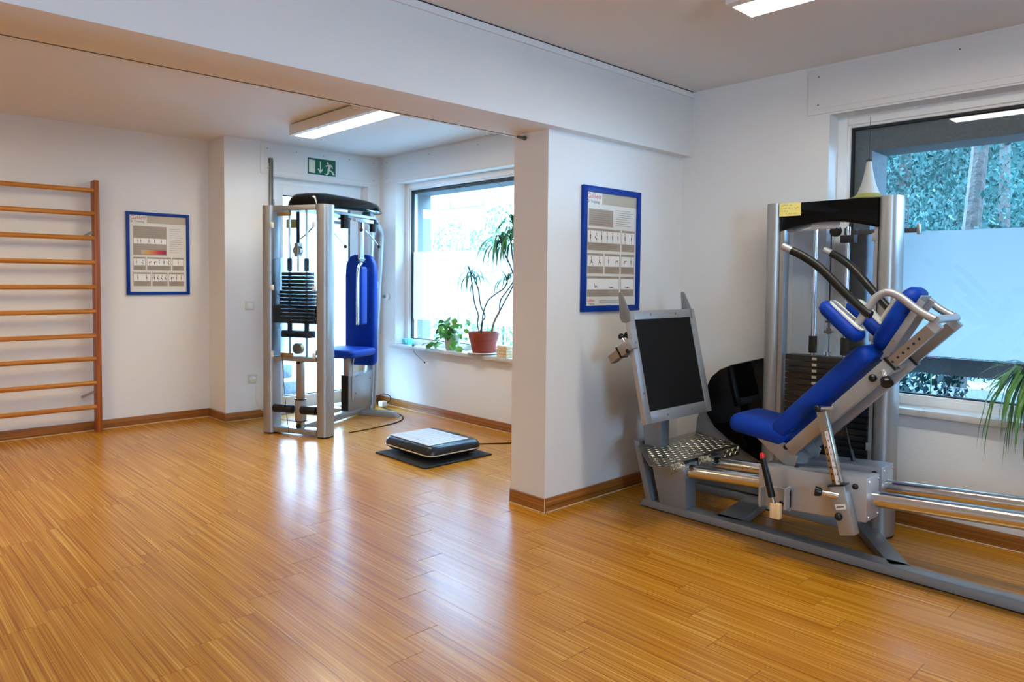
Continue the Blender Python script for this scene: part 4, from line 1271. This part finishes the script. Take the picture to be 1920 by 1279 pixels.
# adjustment post on the near side with scale strip
ap0, ap1 = Vector((3.128, 1.332, 0.712)), Vector((3.122, 1.250, 0.405))
apd = (ap1 - ap0).normalized()
ap = lp(MB().obox(ap0, ap1 + apd * 0.02, 0.032, 0.040, (0, 1, 0)), 'adjusting_post', 'nickel', bevel=0.003)
ap2 = ap1 + apd * 0.205
sle = lp(MB().obox(ap1, ap2, 0.052, 0.066, (0, 1, 0)), 'post_sleeve', 'silver', ap, bevel=0.005)
lp(MB().obox(ap1 - apd * 0.006, ap1, 0.056, 0.070, (0, 1, 0)), 'sleeve_cap', 'black_plastic', ap)
wv = Vector((0, 1, 0)) - apd * apd.y
wv.normalize()
lp(MB().obox(ap0 + apd * 0.085 + Vector((-0.0163, 0, 0)) - wv * 0.006, ap1 - apd * 0.004 + Vector((-0.0163, 0, 0)) - wv * 0.006, 0.0015, 0.015, tuple(wv)), 'scale_strip', 'white_plastic', ap)
numx = ap0 + Vector((-0.0178, 0, 0))
for k in range(8):
    c2 = numx + apd * (0.100 + 0.0285 * k) - wv * 0.001
    R_ = Matrix((( 0, 0, -1), (-1, 0, 0), (0, 1, 0))).to_euler()
    put_text(str(2 * k + 2), 0.014, 'print_dark', ap, tuple(c2 + Vector((-PC, -1.40, 0))), R_, 'scale_number')
    if k > 1:
        h_ = numx + apd * (0.096 + 0.0285 * k) + wv * 0.011 + Vector((0.0015, 0, 0))
        lp(MB().cyl(h_, h_ + Vector((0.002, 0, 0)), 0.005, n=12), 'locking_hole', 'gasket', ap)
stk = ap1 + apd * 0.085 + Vector((-0.0275, 0, 0))
stko = lp(MB().obox(stk - wv * 0.022, stk + wv * 0.022, 0.0015, 0.022, tuple(-apd)), 'sticker', 'white_plastic', ap)
lp(MB().obox(stk - wv * 0.015 - Vector((0.001, 0, 0)), stk + wv * 0.016 - Vector((0.001, 0, 0)), 0.0012, 0.004, tuple(-apd)), 'sticker_print', 'print_dark', stko)
kb = ap1 + apd * 0.040 + Vector((-0.024, 0.0, 0))
lp(MB().cyl(kb, kb + Vector((-0.012, 0.035, 0.004)), 0.013, n=14).cyl(kb + Vector((-0.012, 0.035, 0.004)), kb + Vector((-0.020, 0.060, 0.006)), 0.010, n=14), 'plunger', 'chrome', ap)
lp(MB().cyl(kb + Vector((-0.020, 0.062, 0.006)), kb + Vector((-0.028, 0.088, 0.008)), 0.018, 0.024, n=8), 'star_knob', 'black_plastic', ap, bevel=0.004)
p_ = ap1 + apd * 0.130 + Vector((-0.028, 0.018, 0))
lp(MB().sphere(tuple(p_), 0.017), 'bolt_cap', 'black_plastic', ap)
p_ = ap0 + Vector((-0.01, 0.012, 0.012))
lp(MB().cyl(p_ + Vector((0.06, -0.03, 0)), p_ - Vector((0.004, 0, 0)), 0.013, n=14), 'pivot_pin', 'chrome', ap)
lp(MB().sphere(tuple(p_ - Vector((0.008, 0, 0))), 0.015), 'pivot_cap', 'black_plastic', ap)
# gas spring
gs = lp(MB().cyl((3.475, 1.372, 0.608), (3.475, 1.338, 0.475), 0.005, n=10), 'gas_spring', 'black_plastic')
lp(MB().cyl((3.475, 1.341, 0.488), (3.475, 1.326, 0.432), 0.010, n=12), 'spring_sleeve', 'black_plastic', gs)

# --- weight tower
TX = 3.84
for y, nm in ((1.315, 'r'), (1.905, 'l')):
    po_ = lp(MB().ellcol((TX, y), 0.080, 0.050, 0.012, 1.702, power=2.3), 'tower_post', 'silver')
    lp(MB().ellcol((TX, y), 0.074, 0.046, 0.0, 0.012, power=2.3), 'foot_pad', 'black_rubber', po_)
lp(MB().box(TX - 0.062, TX - 0.040, 1.838, 1.862, 0.2, 1.575).box(TX - 0.062, TX - 0.040, 1.358, 1.375, 0.2, 1.575), 'guard_channel', 'silver')
cap = []
for k in range(13):
    t = k / 12
    y = 1.862 - t * (1.862 - 1.358)
    cap.append((y, 1.548 + 0.042 * math.sin(math.pi * t)))
lp(MB().prism(cap + [(1.358, 1.698), (1.862, 1.698)], 'x', TX - 0.072, TX + 0.065), 'tower_cap', 'black_gloss', bevel=0.003, label='black glossy cap of the weight tower')
lp(MB().box(TX - 0.045, TX - 0.030, 1.555, 1.702, 1.552, 1.590), 'cap_plate', 'silver_light', bevel=0.002)
lp(MB().box(TX - 0.055, TX - 0.0525, 1.372, 1.842, 0.20, 1.552), 'guard_sheet', 'acrylic', label='clear acrylic guard')
lp(MB().box(TX + 0.055, TX + 0.0575, 1.372, 1.842, 0.20, 1.552), 'guard_sheet', 'acrylic')
for z in (1.50, 1.0, 0.45):
    lp(MB().box(TX - 0.070, TX - 0.050, 1.366, 1.384, z - 0.02, z + 0.02), 'guard_clip', 'silver', bevel=0.003)
for y in (1.695, 1.527):
    gr = lp(MB().cyl((TX, y, 0.10), (TX, y, 1.560), 0.0115, n=16), 'guide_rod', 'chrome')
    lp(MB().cyl((TX, y, 0.895), (TX, y, 0.985), 0.021, n=16), 'rubber_stop', 'black_rubber', gr)
lp(MB().box(TX - 0.05, TX + 0.05, 1.40, 1.82, 0.03, 0.10), 'stack_base', 'grey_lacquer')
zz = 0.105
k = 0
while zz < 0.86:
    wide = (1.395, 1.825)
    pl = lp(MB().box(TX - 0.046, TX + 0.046, wide[0], wide[1], zz, zz + 0.0285), 'weight_plate', 'plate_iron', bevel=0.003)
    lp(MB().box(TX - 0.0472, TX - 0.046, 1.652, 1.676, zz + 0.007, zz + 0.021), 'plate_number', 'stripe_cream', pl)
    zz += 0.0325
    k += 1
lp(MB().cyl((TX, 1.612, 0.87), (TX, 1.612, 0.905), 0.014, n=14).cyl((TX, 1.612, 0.905), (TX, 1.612, 1.0), 0.006, n=10), 'lifting_rod', 'chrome')
lp(MB().cyl((TX, 1.612, 1.0), (TX, 1.612, 1.03), 0.012, n=12).box(TX - 0.012, TX + 0.012, 1.590, 1.634, 1.005, 1.018).box(TX - 0.010, TX + 0.010, 1.598, 1.626, 1.06, 1.072).cyl((TX, 1.612, 1.03), (TX, 1.612, 1.09), 0.006, n=10), 'cable_shackle', 'pole_metal')
lp(MB().cyl((TX, 1.612, 1.08), (TX, 1.612, 1.56), 0.0035, n=8), 'lift_cable', 'black_rubber')
sb = lp(MB().box(TX - 0.03, TX + 0.02, 1.485, 1.555, 1.478, 1.518), 'stop_block', 'plate_iron', bevel=0.003)
lp(MB().cyl((TX, 1.53, 1.515), (TX, 1.53, 1.555), 0.016, n=14), 'stop_collar', 'chrome', sb)
lp(MB().cyl((TX - 0.040, 1.585, 1.540), (TX - 0.010, 1.575, 1.540), 0.030, n=8), 'star_knob', 'black_plastic', sb, bevel=0.005)
# rounded side cover of the tower, silver rim behind a black glossy face
cov = [(1.955, 0.846), (2.06, 0.815), (2.16, 0.785), (2.235, 0.750), (2.29, 0.700), (2.318, 0.635), (2.325, 0.55), (2.312, 0.48), (2.26, 0.41), (2.17, 0.352), (2.06, 0.298), (1.955, 0.250)]
lp(MB().prism(cov, 'x', TX - 0.030, TX - 0.018), 'side_cover', 'black_gloss', bevel=0.002, label='black glossy side cover')
rim = [(1.955, 0.848)] + [(y + 0.004, z + 0.003) for y, z in cov[1:6]] + [(2.345, 0.54), (2.385, 0.44), (2.40, 0.30), (2.40, 0.06), (1.955, 0.06)]
lp(MB().prism(rim, 'x', TX - 0.018, TX + 0.020), 'side_panel', 'grey_lacquer', bevel=0.002)
lp(MB().prism([(1.90, 0.0), (2.43, 0.0), (2.47, 0.02), (2.45, 0.045), (1.90, 0.045)], 'x', TX - 0.03, TX + 0.14), 'tower_base', 'grey_lacquer', bevel=0.006)
lp(MB().box(TX - 0.06, TX + 0.09, 1.30, 1.92, 0.0, 0.045), 'tower_base', 'grey_lacquer', bevel=0.004)

# sticky note on the tower cap
sn = thing('sticky_note', 'yellow handwritten note stuck on the black tower cap', 'note', (TX - 0.0735, 1.806, 1.663))
MB().box(-0.0008, 0.0, -0.060, 0.060, -0.035, 0.035).build('paper', 'note_yellow', sn)
hw = MB()
r = random.Random(4)
for row, (a, b) in enumerate(((0.048, -0.018), (0.048, -0.05), (0.048, 0.005), (0.025, -0.05))):
    z = 0.022 - 0.015 * row
    y = a
    pts = []
    while y > b:
        pts.append((-0.0016, y, z + r.uniform(-0.0035, 0.0045)))
        y -= r.uniform(0.0018, 0.0035)
        if r.random() < 0.13 and len(pts) > 2:
            hw.tube(pts, 0.0006, n=4, sub=2)
            pts = []
            y -= 0.006
    if len(pts) > 1:
        hw.tube(pts, 0.0006, n=4, sub=2)
hwo = hw.build('handwriting', 'note_ink', sn)
hwo['kind'] = 'stuff'

# ------------------------------------------------------------------ plants and bits on the sills
SILL = WZ[0] + 0.02
def leaf_strip(pts, widths, upv=(0, 0, 1), fold=0.15):
    b = MB()
    pts = [Vector(p) for p in pts]
    L, C, Rr = [], [], []
    for i, p in enumerate(pts):
        t = (pts[min(i + 1, len(pts) - 1)] - pts[max(i - 1, 0)]).normalized()
        s = t.cross(Vector(upv))
        if s.length < 1e-3:
            s = t.orthogonal()
        s.normalize()
        u_ = s.cross(t)
        w = widths[i]
        L.append(b.bm.verts.new(p - s * w + u_ * w * fold))
        C.append(b.bm.verts.new(p))
        Rr.append(b.bm.verts.new(p + s * w + u_ * w * fold))
    for i in range(len(pts) - 1):
        b.bm.faces.new((L[i], C[i], C[i + 1], L[i + 1]))
        b.bm.faces.new((C[i], Rr[i], Rr[i + 1], C[i + 1]))
    return b

# trailing plant in a white pot
pp = thing('leafy_plant', 'trailing green plant in a small white pot on the window sill', 'plant', (4.135, 5.150, SILL))
MB().lathe([(0.052, 0), (0.060, 0.01), (0.075, 0.115), (0.078, 0.13), (0.072, 0.13), (0.068, 0.115)]).build('pot', 'white_ceramic', pp)
MB().lathe([(0.02, 0.105), (0.069, 0.108), (0.066, 0.112), (0.02, 0.114)]).build('soil', 'soil', pp)
lfm = leaf_strip([(0, 0, 0), (0.018, 0, 0.004), (0.040, 0, 0.005), (0.060, 0, 0.001), (0.078, 0, -0.008)], [0.003, 0.024, 0.032, 0.022, 0.001]).mesh('leaf', smooth=180)
lfm.materials.append(MATS['leaf'])
stems = MB()
r = random.Random(11)
spots = []
for k in range(58):
    a = r.uniform(0, 2 * math.pi)
    rad = r.uniform(0.03, 0.19)
    z = 0.12 + r.uniform(0.0, 0.14) - max(0, rad - 0.09) * 1.5
    spots.append((max(-0.10, min(0.05, 0.55 * rad * math.cos(a) - 0.025)), rad * math.sin(a) + 0.02, max(z, 0.05) + (0.09 if abs(rad * math.sin(a) + 0.02) < 0.08 and z < 0.13 else 0)))
for y, z in ((-0.20, 0.29), (-0.17, 0.20), (-0.05, 0.29), (0.18, 0.27), (0.22, 0.22), (0.17, 0.18), (-0.10, 0.25), (0.06, 0.27), (0.02, 0.30), (-0.15, 0.12), (0.20, 0.05), (0.16, -0.0 + 0.02), (0.14, 0.04)):
    spots.append((-0.11 if z < 0.08 else 0.0, y, z))
for p in spots:
    rot = (r.uniform(-.6, .6), r.uniform(0.1, 1.0), math.atan2(p[1], p[0] - 0.05) + r.uniform(-.7, .7))
    o = put('leaf', lfm, pp, None, p, rot)
    o.scale = [r.uniform(0.75, 1.15)] * 3
    stems.tube([(r.uniform(-.02, .02), r.uniform(-.02, .02), 0.11), (p[0] * .5, p[1] * .5, (0.11 + p[2]) / 2 + 0.04), p], 0.0013, n=5, sub=3)
stems.tube([(0, 0, 0.12), (0.0, 0.16, 0.27), (0, 0.28, 0.33), (0, 0.38, 0.30), (0, 0.46, 0.26)], 0.0014, n=5)
stems.tube([(0, 0, 0.12), (0.0, -0.10, 0.33), (0, -0.24, 0.34), (0, -0.30, 0.24)], 0.0014, n=5)
sto2 = stems.build('stem', 'stem_thin', pp)
sto2['kind'] = 'stuff'
MB().cyl((0.01, -0.07, 0.10), (0.01, -0.075, 0.40), 0.0018, n=6).build('support_stick', 'stem_thin', pp)
MB().cyl((0.0, 0.06, 0.10), (0.01, 0.12, 0.36), 0.0018, n=6).build('support_stick', 'stem_thin', pp)

# dragon tree in a terracotta pot
dp = thing('dragon_tree', 'tall thin-stemmed dragon tree in a terracotta pot on the window sill', 'plant', (4.135, 4.715, SILL))
MB().lathe([(0.095, 0.0), (0.135, 0.004), (0.150, 0.014), (0.143, 0.018), (0.10, 0.008)]).build('saucer', 'white_ceramic', dp)
MB().lathe([(0.090, 0.010), (0.098, 0.012), (0.122, 0.125), (0.130, 0.130), (0.136, 0.185), (0.130, 0.190), (0.122, 0.180), (0.118, 0.160)]).build('pot', 'terracotta', dp)
MB().lathe([(0.02, 0.155), (0.12, 0.160), (0.116, 0.166), (0.02, 0.170)]).build('soil', 'soil', dp)
def rel(y, z, x=0.0):
    return (x, y - 4.715, z - SILL)
trunk = MB().tube([rel(4.62, 0.78), rel(4.585, 0.90), rel(4.515, 1.00)], 0.010, n=10, r_end=0.009)
trunk.build('trunk', 'stem', dp)
br = [[rel(4.515, 1.0), rel(4.49, 1.10, -.01), rel(4.42, 1.18), rel(4.345, 1.27), rel(4.37, 1.36), rel(4.45, 1.48), rel(4.50, 1.56)],
      [rel(4.515, 1.0), rel(4.46, 1.09, .01), rel(4.38, 1.18), rel(4.32, 1.30), rel(4.36, 1.45), rel(4.38, 1.60)],
      [rel(4.74, 0.80), rel(4.735, 0.90), rel(4.72, 0.99), rel(4.66, 1.09), rel(4.56, 1.15), rel(4.46, 1.20), rel(4.42, 1.26)],
      [rel(4.76, 0.80), rel(4.74, 0.90), rel(4.70, 0.95), rel(4.76, 1.05), rel(4.79, 1.18), rel(4.84, 1.26)],
      [rel(4.77, 0.80), rel(4.80, 0.88), rel(4.79, 0.96), rel(4.84, 1.06), rel(4.87, 1.20), rel(4.90, 1.32)]]
for b_ in br:
    MB().tube(b_, 0.0058, n=8).build('branch', 'stem_thin', dp)
blade = leaf_strip([(0, 0, 0), (0.05, 0, 0.022), (0.10, 0, 0.025), (0.15, 0, 0.002), (0.185, 0, -0.045), (0.20, 0, -0.085)], [0.004, 0.0085, 0.0085, 0.007, 0.0045, 0.0005]).mesh('leaf', smooth=180)
blade.materials.append(MATS['leaf_dark'])
r = random.Random(21)
for tip, k, sc_ in ((rel(4.385, 1.60), 38, 1.2), (rel(4.50, 1.56), 34, 1.2), (rel(4.42, 1.26), 20, 0.85), (rel(4.90, 1.32), 18, 0.9), (rel(4.84, 1.26), 16, 0.85), (rel(4.36, 1.72), 22, 1.15)):
    for i in range(k):
        a = 2 * math.pi * i / k + r.uniform(-.25, .25)
        o = put('leaf', blade, dp, None, (tip[0], tip[1], tip[2] + r.uniform(-0.03, 0.03)), (0, r.uniform(-0.75, 0.55), a))
        o.scale = [sc_ * r.uniform(0.8, 1.15)] * 3

# spider plant at the right picture edge
spp = thing('spider_plant', 'arching spider plant on the sill of the window by the leg press', 'plant', (4.125, 0.725, SILL))
MB().lathe([(0.060, 0), (0.066, 0.005), (0.085, 0.12), (0.088, 0.135), (0.08, 0.135), (0.076, 0.12)]).build('pot', 'white_ceramic', spp)
MB().lathe([(0.02, 0.11), (0.078, 0.113), (0.074, 0.118), (0.02, 0.12)]).build('soil', 'soil', spp)
r = random.Random(5)
for i in range(110):
    a = r.uniform(0.25, 1.0) * math.pi if i % 4 else r.uniform(0, 2 * math.pi)
    reach = r.uniform(0.12, 0.27)
    if i % 3 == 0:
        reach *= 0.75
    dx, dy = math.cos(a), math.sin(a)
    if dx > 0.2:
        reach = min(reach, 0.09)
    dx = dx * (1 if dx < 0 else .5)
    drop = r.uniform(0.02, 0.40) if dx < -0.25 else r.uniform(-0.02, 0.10)
    hgt = r.uniform(0.16, 0.27)
    p = [(0, 0, 0.12), (dx * reach * .25, dy * reach * .25, hgt), (dx * reach * .6, dy * reach * .6, hgt + 0.02), (dx * reach * .9, dy * reach * .9, hgt - drop * .35), (dx * reach, dy * reach, hgt - drop * .75), (dx * reach * 1.03, dy * reach * 1.03, hgt - drop * 1.05)]
    w = r.uniform(0.0055, 0.009)
    leaf_strip(p, [w * .6, w, w, w * .85, w * .5, 0.0004]).build('leaf', 'leaf_spider', spp, smooth=180)

# small things on the sill
tb = MB().box(-0.028, 0.028, -0.05, 0.05, 0, 0.055).build('teal_box', 'teal_glass', bevel=0.006, loc=(4.165, 5.90, SILL))
tag(tb, 'small teal box in the corner of the window sill', 'box')
bx_ = thing('wooden_box', 'pale stacked wooden slats on the sill beside the terracotta pot', 'box', (4.10, 4.40, SILL))
for k in range(4):
    MB().box(-0.045, 0.045, -0.06, 0.06, 0.001 + k * 0.0245, 0.023 + k * 0.0245).build('slat', 'light_wood', bx_, bevel=0.002)
cw = thing('sill_cable', 'thin black cable with a clip hanging over the sill edge', 'cord', (XW - 0.02, 5.66, SILL))
MB().tube([(0.09, 0.10, 0.004), (0.05, 0.04, 0.005), (0.0, 0.0, 0.006), (-0.034, -0.03, 0.004), (-0.040, -0.06, -0.05), (-0.030, -0.14, -0.10), (-0.02, -0.20, -0.135)], 0.0022, n=6).build('cable', 'black_rubber', cw)
MB().sphere((-0.015, -0.01, 0.010), 0.012).sphere((-0.02, -0.20, -0.137), 0.009).build('clip', 'black_plastic', cw)

# white paper cone with yellow rim hanging in the window behind the tower
pc = thing('paper_flower', 'white and yellow paper flower hanging in the window behind the tower', 'decoration', (4.16, 1.552, 1.945))
MB().lathe([(0.012, 0.0), (0.020, -0.06), (0.036, -0.13), (0.058, -0.185), (0.054, -0.187), (0.032, -0.132), (0.010, -0.02)], n=20).build('cone', 'petal_white', pc)
MB().lathe([(0.054, -0.180), (0.072, -0.198), (0.100, -0.208), (0.098, -0.211), (0.070, -0.203), (0.050, -0.186)], n=20).build('rim', 'petal_yellow', pc)
MB().cyl((0, 0, -0.01), (0, 0, 0.235), 0.0012, n=6).lathe([(0.004, 0.012), (0.016, 0.0), (0.014, -0.008), (0.004, -0.006)], n=12).build('hanger', 'bark', pc)
sbk = thing('shelf_bracket', 'short brown bar with a metal end bracket in front of the window', 'bracket', (4.165, 1.36, 1.555))
MB().box(-0.012, 0.012, -0.06, 0.30, -0.014, 0.010).build('bar', 'bark', sbk, bevel=0.002)
MB().box(-0.016, 0.016, -0.075, -0.060, -0.026, 0.030).build('end_plate', 'silver', sbk, bevel=0.002)
MB().cyl((-0.01, 0.30, 0), (0.045, 0.30, 0), 0.006, n=8).build('fixing', 'silver', sbk)

# ------------------------------------------------------------------ outside
GZ = -0.10
og = MB().box(XW + 0.40, 30, -14, 30, GZ - 0.2, GZ).box(XS - 4, XW + 0.40, Y2 + 0.72, 30, GZ - 0.2, GZ).build('ground_outside', 'outside_paving')
struct(og, 'pale paving outside the windows', 'ground')
bal = thing('shade_balcony', 'grey slab added above the leg press window to block the sky', 'shade_balcony', (XW + 0.40, 0.4, 2.45))  # added overhang, keeps the upper sky off the leg press window
MB().box(0, 2.0, -3.6, 1.75, 0, 0.20).build('slab', 'stucco', bal)
MB().box(1.95, 2.0, -3.6, 1.75, 0.20, 1.2).build('parapet', 'stucco', bal)
def leaf_cloud(center, radii, count, size, seed, name, mt, parent, flat=0.0):
    r = random.Random(seed)
    b = MB()
    for i in range(count):
        while True:
            p = Vector((r.uniform(-1, 1), r.uniform(-1, 1), r.uniform(-1, 1)))
            if 0.25 < p.length < 1 and r.random() < p.length:
                break
        p = Vector((p.x * radii[0], p.y * radii[1], p.z * radii[2])) + Vector(center)
        R = Euler((r.uniform(0, 6.28), r.uniform(0, 6.28), r.uniform(0, 6.28))).to_matrix()
        s = size * r.uniform(.6, 1.3)
        b.poly([p + R @ Vector(q) for q in ((-s, 0, 0), (0, -s * .45, 0), (s, 0, 0), (0, s * .45, 0))])
    o = b.build(name, mt, parent, smooth=5)
    o['kind'] = 'stuff'
    return o
TREES = ((7.3, 1.95, 5.4, 0.70, 700, 'tree with a thick pale trunk nearest the leg press window'), (9.7, 3.25, 5.2, 1.30, 2400, 'leafy tree behind the paper flower, left in the window'),
         (8.7, 0.55, 5.0, 1.20, 2400, 'leafy tree furthest right in the window by the leg press'), (12.35, 2.7, 6.4, 1.15, 2400, 'large leafy tree at the back of the garden'),
         (8.8, -2.6, 5.2, 1.5, 2400, 'unseen leafy tree added to shade the leg press window'))  # last entry is added out of view, only to shade the window
for i, (x, y, h, rr, cnt, lab) in enumerate(TREES):
    t = thing('garden_tree', lab, 'tree', (x, y, GZ), 0, 'trees in the garden')
    lean = -0.25 if i == 0 else rnd.uniform(-.2, .2)
    MB().tube([(0, 0, 0), (0.02, lean * .4, h * .35), (0.0, lean, h * .75)], 0.11 if i else 0.095, n=10, r_end=0.05).build('trunk', 'bark', t)
    leaf_cloud((0, lean, h * .72), (rr, rr, rr * .95), cnt * 6, 0.036, 40 + i, 'crown', 'tree_leaf', t)
    leaf_cloud((0, 0, h * .25), (rr, rr, h * .28), int(cnt * 4) if i else 300, 0.036, 80 + i, 'crown', 'tree_leaf', t)
BUSH = ((8.0, 9.95, 2.1, 0.62, 900, 'round bright shrub in front of the white house, left'), (8.0, 8.65, 2.25, 0.62, 1100, 'taller bright shrub in front of the white house, right'),
        (5.30, 1.66, 0.95, 0.32, 420, 'low dark garden shrub just outside the leg press window'))
for i, (x, y, h, rr, cnt, lab) in enumerate(BUSH):
    t = thing('garden_shrub', lab, 'shrub', (x, y, GZ), 0, 'shrubs in the garden')
    MB().tube([(0, 0, 0), (0.03, 0.02, h * .4), (0, 0.05, h * .8)], 0.02, n=8, r_end=0.01).build('stem', 'bark', t)
    leaf_cloud((0, 0, h * .62), (rr, rr, h * .55), cnt * 3, 0.035, 60 + i, 'foliage', 'bush_leaf' if i < 2 else 'tree_leaf', t)
pf = MB()
for k in range(5):
    a = 2 * math.pi * k / 5
    pf.poly([(0, 0, 0), (.03 * math.cos(a - .4), .03 * math.sin(a - .4), .02), (.045 * math.cos(a), .045 * math.sin(a), .03), (.03 * math.cos(a + .4), .03 * math.sin(a + .4), .02)])
fl = thing('pink_flower', 'single bright pink flower among the garden shrub leaves', 'flower', (5.05, 1.47, GZ + 0.90))
pf.build('petal', 'pink_petal', fl)
MB().cyl((0, 0, -0.35), (0, 0, 0), 0.004, n=6).build('stalk', 'leaf_dark', fl)
hg = thing('backdrop_hedge', 'tall dense hedge added behind the trees to block the bright sky', 'hedge', (14.6, 2.0, GZ))  # added to close the bright sky gaps between the trees
MB().box(-0.35, 0.35, -6.0, 4.0, 0, 5.2).build('hedge_core', 'tree_leaf', hg)
leaf_cloud((-0.35, -1.0, 2.8), (0.45, 5.2, 3.2), 14000, 0.06, 99, 'foliage', 'tree_leaf', hg)
# raised bed and low wall beyond the leg press window
gb = MB().box(XW + 0.40, 6.9, -4.0, 2.6, GZ, 0.40).build('gravel_bed', 'gravel')
struct(gb, 'raised bluish gravel bed outside the leg press window', 'ground')
orl = MB().box(XW + 0.375, XW + 0.40, W2[0] + 0.15, 1.405, 0.77, 0.862).build('outer_rail', 'stucco', bpy.data.objects['window_2'])
orl.matrix_parent_inverse = Matrix.Translation(-Vector(bpy.data.objects['window_2'].location))
st2 = thing('garden_steps', 'grey stone steps outside the glazed door', 'steps', (3.2, 7.9, GZ))
for k in range(4):
    MB().box(-1.2, 0.9, k * 0.32, k * 0.32 + 0.42, k * 0.16 + 0.0, k * 0.16 + 0.155).build('step', 'outside_stone', st2, bevel=0.008)
# white house seen through the plant window
hs_ = thing('white_house', 'bright white neighbouring house with flower boxes seen through the plant window', 'house', (11.0, 14.0, GZ))
MB().box(0, 6, -7, 9, 0, 7.5).build('facade', 'outside_white', hs_)
MB().box(-0.3, 6.3, -7.3, 9.3, 7.5, 7.8).build('roof_edge', 'flowerbox', hs_)
for yw in (-5.0, -4.0, -1.04, -0.10, 2.2, 3.2):
    wn = MB().box(-0.06, 0.02, yw - 0.40, yw + 0.40, 3.30, 4.6).build('house_window', 'outside_white', hs_, bevel=0.01)
    for s in (-1, 1):
        MB().box(-0.075, -0.055, yw + s * 0.19 - 0.16, yw + s * 0.19 + 0.16, 3.37, 4.53).build('pane', 'outside_glass', wn)
    MB().box(-0.30, -0.05, yw - 0.44, yw + 0.44, 3.05, 3.22).build('flower_box', 'flowerbox', hs_, bevel=0.01)
MB().cyl((-0.08, -1.86, 0), (-0.08, -1.86, 7.4), 0.05, n=10).build('drain_pipe', 'flowerbox', hs_)
fc = thing('porch_frame', 'thin grey porch frame in front of the white house', 'porch', (9.0, 11.7, GZ))
MB().box(-0.04, 0.04, -0.04, 0.04, 0, 2.42).build('post', 'flowerbox', fc)
MB().box(-0.04, 0.04, -1.14, -1.06, 0, 2.42).build('post', 'flowerbox', fc)
MB().box(-0.04, 0.04, -1.14, 0.04, 2.42, 2.49).build('rail', 'flowerbox', fc)
